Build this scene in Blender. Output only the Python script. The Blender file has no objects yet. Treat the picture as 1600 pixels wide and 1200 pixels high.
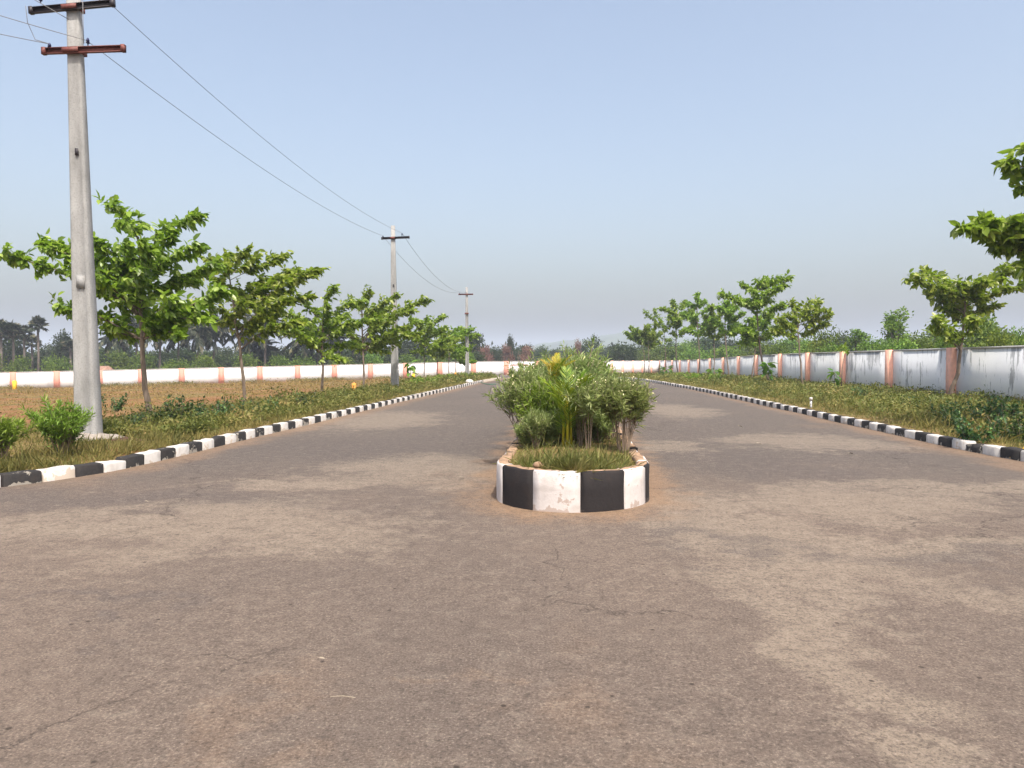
import bpy, math, random
import numpy as np
from mathutils import Vector, Matrix

sc = bpy.context.scene
# ------------------------------------------------------------------ camera
F_PX, HOR, VPX, CAM_H = 1170.0, 564.0, 893.0, 1.4
YAW = math.atan((VPX - 800) / F_PX)
PITCH = math.atan((600 - HOR) / F_PX)
cam_d = bpy.data.cameras.new('camera')
cam = bpy.data.objects.new('camera', cam_d)
sc.collection.objects.link(cam)
sc.camera = cam
cam_d.sensor_width = 36
cam_d.lens = F_PX / 1600 * 36
cam_d.clip_start = 0.05
cam_d.clip_end = 9000
cam.location = (0, 0, CAM_H)
cam.rotation_euler = (math.pi / 2 - PITCH, 0, YAW)
# ------------------------------------------------------------------ sky, sun, exposure
SUN_EL, SUN_AZ = math.radians(60), math.radians(157)      # azimuth from +Y towards +X
world = bpy.data.worlds.new('World')
sc.world = world
world.use_nodes = True
wn, wl = world.node_tree.nodes, world.node_tree.links
for n in list(wn):
    wn.remove(n)
sky = wn.new('ShaderNodeTexSky')
sky.sky_type = 'NISHITA'
sky.sun_disc = False
sky.sun_elevation = SUN_EL
sky.sun_rotation = SUN_AZ
sky.altitude = 0
sky.air_density = 1.15
sky.dust_density = 6.5
sky.ozone_density = 0.5
bg = wn.new('ShaderNodeBackground')
bg.inputs[1].default_value = .138
wo = wn.new('ShaderNodeOutputWorld')
hazy = wn.new('ShaderNodeHueSaturation')        # milky, less saturated air
hazy.inputs['Saturation'].default_value = 0.86
wl.new(sky.outputs[0], hazy.inputs['Color'])
wl.new(hazy.outputs[0], bg.inputs[0])
wl.new(bg.outputs[0], wo.inputs[0])
sun_d = bpy.data.lights.new('sun', 'SUN')
sun_d.energy = 2.6
sun_d.angle = math.radians(0.6)
sun_d.color = (1.0, 0.94, 0.85)
sun = bpy.data.objects.new('sun', sun_d)
sc.collection.objects.link(sun)
sdir = Vector((math.cos(SUN_EL) * math.sin(SUN_AZ), math.cos(SUN_EL) * math.cos(SUN_AZ), math.sin(SUN_EL)))
sun.rotation_euler = sdir.to_track_quat('Z', 'Y').to_euler()
sun.location = (5, -10, 30)
sc.view_settings.view_transform = 'Standard'
sc.view_settings.look = 'None'
sc.view_settings.exposure = 0.96
sc.view_settings.gamma = 1
sc.view_settings.use_curve_mapping = False
sc.render.engine = 'CYCLES'
sc.cycles.use_denoising = True
sc.cycles.max_bounces = 6
sc.cycles.transparent_max_bounces = 8
sc.cycles.volume_bounces = 0

# ------------------------------------------------------------------ helpers
Rm = cam.rotation_euler.to_matrix()
CR, CU, CF = Rm @ Vector((1, 0, 0)), Rm @ Vector((0, 1, 0)), Rm @ Vector((0, 0, -1))
CP = Vector((0, 0, CAM_H))


def ray(x, y):
    return CF + CR * ((x - 800) / F_PX) - CU * ((y - 600) / F_PX)


def atd(x, y, d):
    """point seen at photograph pixel x, y at distance d along the view axis"""
    return CP + ray(x, y) * d


def onz(x, y, z=0.0):
    r = ray(x, y)
    return CP + r * ((z - CAM_H) / r.z)


def ss(a, b, x):
    t = min(1.0, max(0.0, (x - a) / (b - a)))
    return t * t * (3 - 2 * t)


def ground(x, y):
    z = -0.38 * ss(45, 95, y)
    z -= 1.15 * min(1.3, max(0.0, (-x - 10.5) / 44))
    return z


RNG = np.random.default_rng(7)
random.seed(7)
col = sc.collection


def tag(o, label=None, cat=None, group=None, kind=None):
    if label: o['label'] = label
    if cat: o['category'] = cat
    if group: o['group'] = group
    if kind: o['kind'] = kind
    return o


def empty(name, loc=(0, 0, 0), rz=0.0, scale=1.0):
    o = bpy.data.objects.new(name, None)
    o.empty_display_size = 0.2
    o.location = loc
    o.rotation_euler = (0, 0, rz)
    o.scale = (scale,) * 3 if not hasattr(scale, '__len__') else scale
    col.objects.link(o)
    return o


def norm(a):
    return a / np.maximum(np.linalg.norm(a, axis=-1, keepdims=True), 1e-9)


class Geo:
    """collects vertices and faces (tris and quads) with one random value and one material index per face"""
    def __init__(s):
        s.V, s.T, s.n = [], [], 0

    def add(s, V, faces, rnd=None, mi=0):
        V = np.asarray(V, float).reshape(-1, 3)
        for f in faces:
            f = np.asarray(f, int)
            if len(f) == 0: continue
            r = np.zeros(len(f)) if rnd is None else (np.full(len(f), rnd) if np.isscalar(rnd) else np.resize(rnd, len(f)))
            s.T.append((f + s.n, r, mi))
        s.V.append(V)
        s.n += len(V)
        return s

    def box(s, x0, x1, y0, y1, z0, z1, mi=0, M=None, rnd=None):
        V = [(x, y, z) for z in (z0, z1) for y in (y0, y1) for x in (x0, x1)]
        if M is not None: V = [tuple(M @ Vector(v)) for v in V]
        return s.add(V, [[(0, 2, 3, 1), (4, 5, 7, 6), (0, 1, 5, 4), (1, 3, 7, 5), (3, 2, 6, 7), (2, 0, 4, 6)]], rnd, mi)

    def tube(s, P, R, k=6, mi=0, rnd=None, cap=True):
        P = np.asarray(P, float)
        n = len(P)
        R = np.resize(np.asarray(R, float), n) if np.isscalar(R) or len(np.atleast_1d(R)) != n else np.asarray(R, float)
        D = norm(np.gradient(P, axis=0))
        up = np.where(np.abs(D[:, 2:3]) > 0.9, np.array([[1., 0, 0]]), np.array([[0, 0, 1.]]))
        if abs(D[0, 2]) > 0.5: up = np.tile([[1., 0, 0]], (n, 1))
        else: up = np.tile([[0, 0, 1.]], (n, 1))
        A = norm(np.cross(D, up)); B = np.cross(D, A)
        th = np.arange(k) * 2 * np.pi / k
        V = P[:, None] + R[:, None, None] * (np.cos(th)[None, :, None] * A[:, None] + np.sin(th)[None, :, None] * B[:, None])
        f = []
        for i in range(n - 1):
            for j in range(k):
                f.append((i * k + j, i * k + (j + 1) % k, (i + 1) * k + (j + 1) % k, (i + 1) * k + j))
        V = V.reshape(-1, 3)
        fs = [f]
        if cap:
            V = np.vstack([V, P[:1], P[-1:]])
            a, b = n * k, n * k + 1
            fs.append([(a, (j + 1) % k, j) for j in range(k)] + [(b, (n - 1) * k + j, (n - 1) * k + (j + 1) % k) for j in range(k)])
        return s.add(V, fs, rnd, mi)

    def leaves(s, P, D, L, W, rng, rich=False, flat=0.5, rnd=None, mi=0):
        P = np.asarray(P, float); n = len(P)
        if n == 0: return s
        D = norm(np.asarray(D, float))
        L = np.resize(L, n)[:, None]; W = np.resize(W, n)[:, None]
        upv = rng.normal(size=(n, 3)) * flat + np.array([0, 0, 1.])
        S = norm(np.cross(D, upv)); N = np.cross(S, D)
        r = rng.random(n) if rnd is None else np.resize(rnd, n)
        i = np.arange(n)[:, None]
        if rich:
            V = np.stack([P, P + D * .5 * L - N * .06 * L, P + D * L - N * .26 * L,
                          P + D * .24 * L + S * .42 * W + N * .10 * W, P + D * .66 * L + S * .42 * W - N * .10 * L + N * .1 * W,
                          P + D * .24 * L - S * .42 * W + N * .10 * W, P + D * .66 * L - S * .42 * W - N * .10 * L + N * .1 * W], 1)
            t = np.concatenate([i * 7 + [0, 1, 3], i * 7 + [0, 5, 1]])
            q = np.concatenate([i * 7 + [3, 1, 2, 4], i * 7 + [5, 6, 2, 1]])
            s.add(V, [t], np.tile(r, 2), mi); s.n -= n * 7; s.V.pop()
            s.add(V, [q], np.tile(r, 2), mi)
        else:
            V = np.stack([P, P + D * .45 * L + S * .5 * W + N * .1 * W, P + D * L - N * .12 * L, P + D * .45 * L - S * .5 * W + N * .1 * W], 1)
            t = np.concatenate([i * 4 + [0, 1, 2], i * 4 + [0, 2, 3]])
            s.add(V, [t], np.tile(r, 2), mi)
        return s

    def mesh(s, name, mats, smooth=False):
        me = bpy.data.meshes.new(name)
        V = np.vstack(s.V)
        me.vertices.add(len(V))
        me.vertices.foreach_set('co', V.astype(np.float32).ravel())
        idx = np.concatenate([t[0].ravel() for t in s.T])
        tot = np.concatenate([np.full(len(t[0]), t[0].shape[1]) for t in s.T])
        me.loops.add(len(idx))
        me.loops.foreach_set('vertex_index', idx.astype(np.int32))
        me.polygons.add(len(tot))
        me.polygons.foreach_set('loop_start', np.concatenate([[0], np.cumsum(tot)[:-1]]).astype(np.int32))
        me.polygons.foreach_set('material_index', np.concatenate([np.full(len(t[0]), t[2]) for t in s.T]).astype(np.int32))
        a = me.attributes.new('rnd', 'FLOAT', 'FACE')
        a.data.foreach_set('value', np.concatenate([t[1] for t in s.T]).astype(np.float32))
        if smooth: me.polygons.foreach_set('use_smooth', np.ones(len(tot), bool))
        for m in (mats if isinstance(mats, (list, tuple)) else [mats]): me.materials.append(m)
        me.update(calc_edges=True)
        me.validate()
        return me

    def build(s, name, mats, parent=None, smooth=False):
        return link(name, s.mesh(name, mats, smooth), parent)


def link(name, me, parent=None):
    o = bpy.data.objects.new(name, me)
    o.parent = parent
    col.objects.link(o)
    return o


def copy_tree(o, parent=None):
    c = o.copy(); c.parent = parent
    col.objects.link(c)
    for ch in list(o.children): copy_tree(ch, c)
    return c


# ------------------------------------------------------------------ materials
class NT:
    def __init__(s, name):
        s.m = bpy.data.materials.new(name); s.m.use_nodes = True
        s.t = s.m.node_tree
        for n in list(s.t.nodes): s.t.nodes.remove(n)
        s.out = s.t.nodes.new('ShaderNodeOutputMaterial')
        s.co = s.n('ShaderNodeTexCoord').outputs['Object']

    def n(s, t, **k):
        x = s.t.nodes.new(t)
        for a, b in k.items(): setattr(x, a, b)
        return x

    def l(s, a, b): s.t.links.new(a, b)

    def noise(s, scale, detail=4, rough=.55, vec=None, stretch=None, dist=0.0):
        v = vec or s.co
        if stretch:
            mp = s.n('ShaderNodeMapping'); mp.inputs['Scale'].default_value = stretch
            s.l(v, mp.inputs[0]); v = mp.outputs[0]
        x = s.n('ShaderNodeTexNoise'); x.inputs['Scale'].default_value = scale
        x.inputs['Detail'].default_value = detail; x.inputs['Roughness'].default_value = rough
        x.inputs['Distortion'].default_value = dist
        s.l(v, x.inputs['Vector'])
        return x.outputs['Fac']

    def ramp(s, f, stops, interp='LINEAR'):
        x = s.n('ShaderNodeValToRGB'); cr = x.color_ramp; cr.interpolation = interp
        while len(cr.elements) < len(stops): cr.elements.new(.5)
        for e, (p, c) in zip(cr.elements, stops):
            e.position = p
            e.color = (*c, 1) if hasattr(c, '__len__') else (c, c, c, 1)
        s.l(f, x.inputs[0])
        return x.outputs[0]

    def mix(s, f, a, b, mode='MIX'):
        x = s.n('ShaderNodeMix', data_type='RGBA', blend_type=mode)
        for v, i in ((f, 0), (a, 6), (b, 7)):
            if hasattr(v, 'is_linked'): s.l(v, x.inputs[i])
            elif i == 0: x.inputs[0].default_value = v
            else: x.inputs[i].default_value = (*v, 1) if hasattr(v, '__len__') else (v, v, v, 1)
        return x.outputs[2]

    def math(s, op, a, b=0.0, c=None, clamp=False):
        x = s.n('ShaderNodeMath', operation=op); x.use_clamp = clamp
        for i, v in enumerate((a, b) if c is None else (a, b, c)):
            if hasattr(v, 'is_linked'): s.l(v, x.inputs[i])
            else: x.inputs[i].default_value = v
        return x.outputs[0]

    def attr(s, name='rnd'):
        x = s.n('ShaderNodeAttribute'); x.attribute_name = name
        return x.outputs['Fac']

    def sep(s, v=None):
        x = s.n('ShaderNodeSeparateXYZ'); s.l(v or s.co, x.inputs[0])
        return x.outputs

    def bump(s, h, strength=.3, dist=.02):
        x = s.n('ShaderNodeBump'); x.inputs['Strength'].default_value = strength
        x.inputs['Distance'].default_value = dist
        s.l(h, x.inputs['Height'])
        return x.outputs[0]

    def pr(s, c, rough=.8, nrm=None, spec=.3, metal=0):
        x = s.n('ShaderNodeBsdfPrincipled')
        if hasattr(c, 'is_linked'): s.l(c, x.inputs['Base Color'])
        else: x.inputs['Base Color'].default_value = (*c, 1)
        if hasattr(rough, 'is_linked'): s.l(rough, x.inputs['Roughness'])
        else: x.inputs['Roughness'].default_value = rough
        x.inputs['Specular IOR Level'].default_value = spec
        x.inputs['Metallic'].default_value = metal
        if nrm: s.l(nrm, x.inputs['Normal'])
        return x.outputs[0]

    def done(s, sh):
        s.l(sh, s.out.inputs['Surface'])
        return s.m


def foliage(name, stops, trans=.35, rough=.5, spec=.35, tcol=None, objvar=.25, patch=None):
    t = NT(name)
    f = t.attr()
    if patch:
        f = t.math('ADD', t.math('MULTIPLY', f, .5), t.math('MULTIPLY', t.ramp(t.noise(patch, 3), [(.33, 0.), (.67, 1.)]), .5))
    c = t.ramp(f, stops)
    oi = t.n('ShaderNodeObjectInfo').outputs['Random']
    hs = t.n('ShaderNodeHueSaturation')
    t.l(c, hs.inputs['Color'])
    t.l(t.math('ADD', t.math('MULTIPLY', oi, objvar * 2), 1 - objvar), hs.inputs['Value'])
    t.l(t.math('ADD', t.math('MULTIPLY', oi, .04), .48), hs.inputs['Hue'])
    c = hs.outputs[0]
    p = t.pr(c, rough, spec=spec)
    tr = t.n('ShaderNodeBsdfTranslucent')
    t.l(t.mix(.5, c, tcol or (.2, .3, .03)), tr.inputs[0])
    ms = t.n('ShaderNodeMixShader'); ms.inputs[0].default_value = trans
    t.l(p, ms.inputs[1]); t.l(tr.outputs[0], ms.inputs[2])
    return t.done(ms.outputs[0])


def mat_bark(name, a, b):
    t = NT(name)
    n = t.noise(14, 5, .6, stretch=(1, 1, .25))
    return t.done(t.pr(t.ramp(n, [(.3, a), (.7, b)]), .9, t.bump(n, .5, .02), .2))


def mat_asphalt():
    t = NT('worn_asphalt')
    x, y, z = t.sep()
    wob = t.n('ShaderNodeTexNoise'); wob.inputs['Scale'].default_value = .9; wob.inputs['Detail'].default_value = 8; wob.inputs['Roughness'].default_value = .62
    t.l(t.co, wob.inputs['Vector'])
    va = t.n('ShaderNodeVectorMath', operation='SUBTRACT'); t.l(wob.outputs['Color'], va.inputs[0]); va.inputs[1].default_value = (.5, .5, .5)
    vs = t.n('ShaderNodeVectorMath', operation='SCALE'); t.l(va.outputs[0], vs.inputs[0]); vs.inputs['Scale'].default_value = 3.4
    vd = t.n('ShaderNodeVectorMath', operation='ADD'); t.l(t.co, vd.inputs[0]); t.l(vs.outputs[0], vd.inputs[1])

    def blob(px, py, ax, ay, rot=0.0, soft=.5):
        p = onz(px, py, 0)
        mp = t.n('ShaderNodeMapping'); mp.vector_type = 'TEXTURE'
        mp.inputs['Location'].default_value = (p.x, p.y, 0); mp.inputs['Rotation'].default_value = (0, 0, rot)
        mp.inputs['Scale'].default_value = (ax, ay, 50)
        t.l(vd.outputs[0], mp.inputs[0])
        ln = t.n('ShaderNodeVectorMath', operation='LENGTH'); t.l(mp.outputs[0], ln.inputs[0])
        mr = t.n('ShaderNodeMapRange'); mr.interpolation_type = 'SMOOTHSTEP'
        mr.inputs[1].default_value = 1 + soft; mr.inputs[2].default_value = 1 - soft
        t.l(ln.outputs['Value'], mr.inputs[0])
        return mr.outputs[0]
    grain = t.noise(85, 4, .78)
    grain2 = t.noise(30, 4, .7)
    grain3 = t.noise(7, 5, .75)
    mid = t.noise(1.1, 6, .6)
    big = t.noise(.22, 4, .55, stretch=(1, .7, 1))
    base = t.ramp(big, [(.30, (.105, .090, .082)), (.5, (.150, .124, .106)), (.70, (.185, .150, .124))])
    base = t.mix(t.ramp(mid, [(.35, 0.), (.75, .55)]), base, (.168, .138, .115))
    # the nearer old layer is browner, the carriageway beyond greyer
    yy = t.math('ADD', y, t.math('MULTIPLY', t.math('SUBTRACT', mid, .5), 6))
    farf = t.n('ShaderNodeMapRange'); farf.interpolation_type = 'SMOOTHSTEP'
    farf.inputs[1].default_value = 6.0; farf.inputs[2].default_value = 12.0
    t.l(yy, farf.inputs[0])
    base = t.mix(t.math('MULTIPLY', farf.outputs[0], .7), base, (.094, .088, .085))
    # pale dusty worn patches
    pale = None
    for b in [(215, 830, 2.3, .75, .1), (395, 800, .9, .55, .2), (470, 755, 1.3, .5, .0), (660, 730, 1.3, 1.4, .2), (1250, 690, 1.4, 1.4, .0),
              (1060, 790, .55, .5, 0), (1160, 830, .5, .9, .5), (1270, 880, .9, .65, -.3), (1250, 960, .5, .55, 0), (1300, 1020, .45, .35, -.5),
              (1330, 780, 1.6, 1.0, .1), (1540, 760, 1.3, .6, 0), (1050, 700, .5, 1.0, 0), (1400, 850, 1.2, .4, 0), (1060, 640, 1.0, 3, 0),
              (600, 655, 1.4, 3, 0), (1560, 1150, .6, .2, 0)]:
        v = blob(*b, soft=.6)
        pale = v if pale is None else t.math('MAXIMUM', pale, v)
    pale = t.ramp(t.math('ADD', pale, t.math('MULTIPLY', t.math('SUBTRACT', t.noise(3.5, 7, .7), .5), 1.5)), [(.22, 0.), (.62, .62), (1.1, 1.)])
    pale = t.math('MULTIPLY', pale, t.ramp(grain2, [(.3, .45), (.62, 1.)]))
    base = t.mix(t.math('MULTIPLY', pale, .60), base, (.300, .262, .212))
    dark = None
    for b in [(1180, 725, .9, 1.5, .3), (1150, 855, .45, .22, 0), (150, 780, 2.5, .5, 0), (760, 690, .6, 1.5, 0), (1480, 865, .9, .25, 0), (160, 935, .7, .1, 0), (560, 700, 2.5, 1.5, 0)]:
        v = blob(*b, soft=.6)
        dark = v if dark is None else t.math('MAXIMUM', dark, v)
    base = t.mix(t.math('MULTIPLY', dark, .55), base, (.092, .082, .080))
    # red soil washed round the planter and along the kerbs
    dx = t.math('SUBTRACT', t.math('ABSOLUTE', t.math('ADD', x, -.0)), .78)
    dyy = t.math('SUBTRACT', 7.7, y)
    dn = t.math('SQRT', t.math('ADD', t.math('POWER', x, 2.), t.math('POWER', t.math('MAXIMUM', dyy, 0.), 2.)))
    dmed = t.math('SUBTRACT', dn, .78)
    soilm = t.math('ADD', dmed, t.math('MULTIPLY', t.math('SUBTRACT', t.noise(1.6, 4), .5), 1.4))
    sf = t.n('ShaderNodeMapRange'); sf.interpolation_type = 'SMOOTHSTEP'; sf.inputs[1].default_value = .62; sf.inputs[2].default_value = .0
    t.l(soilm, sf.inputs[0])
    soil = t.math('MULTIPLY', sf.outputs[0], t.ramp(grain2, [(.3, .45), (.6, .95)]))
    for bl in [(725, 760, .35, .5, 0), (715, 1000, .10, .05, 0), (480, 1120, .12, .5, 0), (1300, 665, .6, .6, 0), (1440, 700, .5, .5, 0), (880, 1100, .2, .5, 0)]:
        soil = t.math('MAXIMUM', soil, t.math('MULTIPLY', blob(*bl, soft=.95), .2))
    edge = t.math('MINIMUM', t.math('ABSOLUTE', t.math('SUBTRACT', x, 6.15)), t.math('ABSOLUTE', t.math('ADD', x, 5.85)))
    em = t.n('ShaderNodeMapRange'); em.interpolation_type = 'SMOOTHSTEP'; em.inputs[1].default_value = .75; em.inputs[2].default_value = .1
    t.l(t.math('ADD', edge, t.math('MULTIPLY', t.math('SUBTRACT', mid, .5), 1.2)), em.inputs[0])
    ym = t.n('ShaderNodeMapRange'); ym.interpolation_type = 'SMOOTHSTEP'; ym.inputs[1].default_value = 7.0; ym.inputs[2].default_value = 9.5; t.l(y, ym.inputs[0])
    soil = t.math('MAXIMUM', soil, t.math('MULTIPLY', t.math('MULTIPLY', em.outputs[0], ym.outputs[0]), .6))
    base = t.mix(soil, base, (.265, .180, .115))
    # aggregate
    base = t.mix(t.ramp(grain, [(.36, 1.), (.47, 0.)]), base, t.mix(.62, base, (.02, .018, .016)))
    base = t.mix(t.ramp(grain, [(.54, 0.), (.68, .6)]), base, (.40, .355, .305))
    base = t.mix(t.ramp(grain2, [(.38, .65), (.5, 0.)]), base, t.mix(.5, base, (.03, .027, .025)))
    base = t.mix(t.ramp(grain3, [(.36, .55), (.52, 0.)]), base, t.mix(.35, base, (.03, .027, .025)))
    base = t.mix(t.ramp(grain3, [(.54, 0.), (.72, .5)]), base, t.mix(.45, base, (.36, .33, .28)))
    # loose dark chips
    sp = t.n('ShaderNodeTexVoronoi'); sp.inputs['Scale'].default_value = 5.0; t.l(t.co, sp.inputs['Vector'])
    base = t.mix(t.ramp(sp.outputs['Distance'], [(.045, .8), (.075, 0.)]), base, (.03, .024, .02))
    # cracks
    vo = t.n('ShaderNodeTexVoronoi', feature='DISTANCE_TO_EDGE'); vo.inputs['Scale'].default_value = .42
    vs2 = t.n('ShaderNodeVectorMath', operation='SCALE'); t.l(va.outputs[0], vs2.inputs[0]); vs2.inputs['Scale'].default_value = 1.3
    vd2 = t.n('ShaderNodeVectorMath', operation='ADD'); t.l(t.co, vd2.inputs[0]); t.l(vs2.outputs[0], vd2.inputs[1])
    t.l(vd2.outputs[0], vo.inputs['Vector'])
    crack = t.math('MULTIPLY', t.ramp(vo.outputs['Distance'], [(.0, 1.), (.004, 0.)]), t.ramp(t.noise(.35, 2), [(.46, 0.), (.58, .7)]))
    base = t.mix(crack, base, (.035, .03, .028))
    base = t.mix(1.0, base, (.85, .79, .745), 'MULTIPLY')
    h = t.math('ADD', t.math('MULTIPLY', grain, .7), t.math('SUBTRACT', t.math('MULTIPLY', grain2, .8), crack))
    return t.done(t.pr(base, .88, t.bump(h, .7, .014), .25))


def mat_soil(name, grass=.5):
    t = NT(name)
    a = t.noise(.16, 6, .65, stretch=(.5, 1.4, 1)); b = t.noise(1.1, 7, .7, stretch=(.45, 1.3, 1)); c = t.noise(14, 4, .7)
    s = t.ramp(b, [(.3, (.22, .105, .045)), (.55, (.33, .17, .075)), (.75, (.38, .235, .12))])
    g = t.ramp(b, [(.3, (.13, .10, .03)), (.55, (.23, .17, .065)), (.75, (.30, .23, .10))])
    k = t.math('ADD', t.math('MULTIPLY', a, 1.), t.math('MULTIPLY', b, .45))
    col_ = t.mix(t.ramp(k, [(.70 - grass * .2, 0.), (.86 - grass * .2, 1.)]), s, g)
    col_ = t.mix(t.ramp(c, [(.3, .5), (.5, 0.)]), col_, (.09, .06, .03))
    col_ = t.mix(1.0, col_, (.65, .645, .66), 'MULTIPLY')
    return t.done(t.pr(col_, .95, t.bump(t.math('ADD', b, t.math('MULTIPLY', c, .4)), .8, .06), .1))


def mat_paint(name, colr, chip, amount=.5, dust=.35):
    """kerb paint with worn chips that show the concrete"""
    t = NT(name)
    oi = t.n('ShaderNodeObjectInfo').outputs['Random']
    w = t.n('ShaderNodeVectorMath', operation='ADD'); t.l(t.co, w.inputs[0])
    cx = t.n('ShaderNodeCombineXYZ'); t.l(t.math('MULTIPLY', oi, 37), cx.inputs[0]); t.l(t.math('MULTIPLY', oi, 17), cx.inputs[1])
    t.l(cx.outputs[0], w.inputs[1])
    a = t.noise(7, 6, .65, vec=w.outputs[0]); b = t.noise(28, 4, .6, vec=w.outputs[0])
    thr = t.math('ADD', t.math('MULTIPLY', oi, .16), .56 - amount * .12)
    z = t.sep()[2]
    low = t.math('MULTIPLY', t.math('SUBTRACT', .08, z, clamp=True), 1.6)
    f = t.math('GREATER_THAN', t.math('ADD', a, low), thr)
    c = t.mix(t.ramp(b, [(.3, 0.), (.8, dust)]), colr, chip)
    c = t.mix(t.math('MULTIPLY', f, .85), c, chip)
    c = t.mix(t.ramp(a, [(.35, .25 if dust > .2 else .05), (.5, 0.)]), c, (.16, .10, .06))
    return t.done(t.pr(c, .8, t.bump(t.math('ADD', a, t.math('MULTIPLY', b, .4)), .35, .015), .25))


def mat_plain(name, c, rough=.7, var=.15, scale=9, metal=0, spec=.3):
    t = NT(name)
    n = t.noise(scale, 5, .6)
    d = tuple(v * (1 - var) for v in c); e = tuple(min(1, v * (1 + var)) for v in c)
    return t.done(t.pr(t.ramp(n, [(.3, d), (.7, e)]), rough, t.bump(n, .2, .01), spec, metal))


def mat_wall_grey():
    t = NT('stained_grey_wall')
    wv = t.n('ShaderNodeVectorMath', operation='ADD'); t.l(t.co, wv.inputs[0]); t.l(t.n('ShaderNodeObjectInfo').outputs['Location'], wv.inputs[1])
    W = wv.outputs[0]
    a = t.noise(4.5, 6, .72, vec=W, stretch=(1, 1, .14)); b = t.noise(.55, 4, .6, vec=W); c = t.noise(17, 5, .7, vec=W, stretch=(1, 1, .09))
    z = t.sep()[2]
    base = t.ramp(b, [(.3, (.72, .725, .735)), (.7, (.84, .84, .845))])
    st = t.math('ADD', t.math('MULTIPLY', a, .8), t.math('ADD', t.math('MULTIPLY', c, .45), t.math('ADD', t.math('MULTIPLY', b, .55), t.math('MULTIPLY', t.math('SUBTRACT', z, 1.0), .08))))
    base = t.mix(t.ramp(st, [(.97, 0.), (1.14, .7)]), base, (.20, .205, .21))
    base = t.mix(t.ramp(c, [(.6, 0.), (.75, .5)]), base, (.84, .84, .84))
    base = t.mix(t.ramp(t.math('ADD', z, t.math('MULTIPLY', a, .5)), [(.25, .5), (.55, 0.)]), base, (.33, .26, .20))
    return t.done(t.pr(base, .9, t.bump(a, .2, .01), .2))


def mat_wall_white():
    t = NT('whitewashed_wall')
    wv = t.n('ShaderNodeVectorMath', operation='ADD'); t.l(t.co, wv.inputs[0]); t.l(t.n('ShaderNodeObjectInfo').outputs['Location'], wv.inputs[1])
    W = wv.outputs[0]
    a = t.noise(2.2, 6, .7, vec=W, stretch=(1, 1, .4)); b = t.noise(.7, 4, .6, vec=W)
    z = t.sep()[2]
    base = t.mix(t.ramp(t.math('ADD', t.math('MULTIPLY', a, .6), t.math('MULTIPLY', b, .5)), [(.56, 0.), (.78, .5)]), (.66, .645, .65), (.42, .39, .375))
    base = t.mix(t.ramp(t.math('ADD', z, t.math('MULTIPLY', a, .9)), [(.42, .6), (.72, 0.)]), base, (.40, .27, .18))
    return t.done(t.pr(base, .9, t.bump(a, .15, .01), .2))


def mat_concrete_pole():
    t = NT('pole_concrete')
    a = t.noise(5, 6, .65, stretch=(1, 1, .3)); b = t.noise(40, 4, .7)
    c = t.ramp(a, [(.3, (.205, .205, .20)), (.5, (.29, .29, .285)), (.72, (.36, .36, .355))])
    c = t.mix(t.ramp(b, [(.3, .5), (.5, 0.)]), c, (.14, .135, .125))
    return t.done(t.pr(c, .9, t.bump(t.math('ADD', a, t.math('MULTIPLY', b, .6)), .5, .015), .2))


M = {}
M['asphalt'] = mat_asphalt()
M['soil'] = mat_soil('red_field_soil', .3)
M['verge'] = mat_soil('verge_soil', .9)
M['white'] = mat_paint('kerb_white', (.52, .505, .485), (.40, .33, .26), .1)
M['black'] = mat_paint('kerb_black', (.018, .017, .018), (.26, .235, .20), -.2, .06)
M['bare'] = mat_plain('bare_kerb', (.45, .39, .32), .9, .25)
M['mwhite'] = mat_paint('planter_white', (.54, .51, .50), (.36, .29, .25), .1)
M['mblack'] = mat_paint('planter_black', (.016, .014, .015), (.07, .055, .05), -.7, .1)
M['mtop'] = mat_plain('planter_top', (.29, .19, .12), .9, .35, 14)
M['wallg'] = mat_wall_grey()
M['wallw'] = mat_wall_white()
M['salmon'] = mat_plain('salmon_paint', (.88, .47, .35), .85, .10, 6)
M['salmonf'] = mat_plain('pale_salmon_paint', (.60, .27, .21), .85, .10, 6)
M['coping'] = mat_plain('coping_cement', (.55, .54, .52), .9, .2, 4)
M['pole'] = mat_concrete_pole()
M['rust'] = mat_plain('red_oxide_steel', (.15, .05, .042), .6, .4, 20)
M['darksteel'] = mat_plain('dark_steel', (.035, .03, .035), .5, .3, 20)
M['wire'] = mat_plain('aluminium_wire', (.17, .17, .18), .5, .1)
M['insul'] = mat_plain('porcelain', (.03, .035, .10), .25, .2)
M['cement'] = mat_plain('rough_cement', (.25, .22, .19), .95, .3, 10)
M['bark'] = mat_bark('young_bark', (.10, .075, .055), (.22, .175, .14))
M['twig'] = mat_bark('twig_bark', (.12, .09, .065), (.26, .20, .15))
M['farbark'] = mat_bark('far_bark', (.08, .065, .055), (.20, .17, .15))
M['leaf'] = foliage('broad_leaf', [(.0, (.075, .12, .011)), (.45, (.175, .26, .022)), (.8, (.29, .39, .045)), (1., (.44, .52, .14))], .5, .36, .55, (.25, .42, .03), .12)
M['leafbright'] = foliage('bright_leaf', [(.0, (.04, .11, .012)), (.5, (.085, .20, .02)), (1., (.17, .30, .035))], .38, .42, .4, (.25, .42, .03), .15)
M['oleander'] = foliage('oleander_leaf', [(.0, (.12, .155, .055)), (.5, (.255, .305, .11)), (.85, (.37, .42, .16)), (1., (.5, .52, .2))], .46, .45, .4, (.2, .3, .05), .12)
M['oleanderb'] = foliage('fresh_oleander_leaf', [(.0, (.075, .13, .015)), (.5, (.165, .26, .03)), (1., (.30, .39, .07))], .35, .45, .35, (.25, .4, .03), .12)
M['flower'] = mat_plain('cream_flower', (.75, .68, .42), .8, .15, 30)
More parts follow.
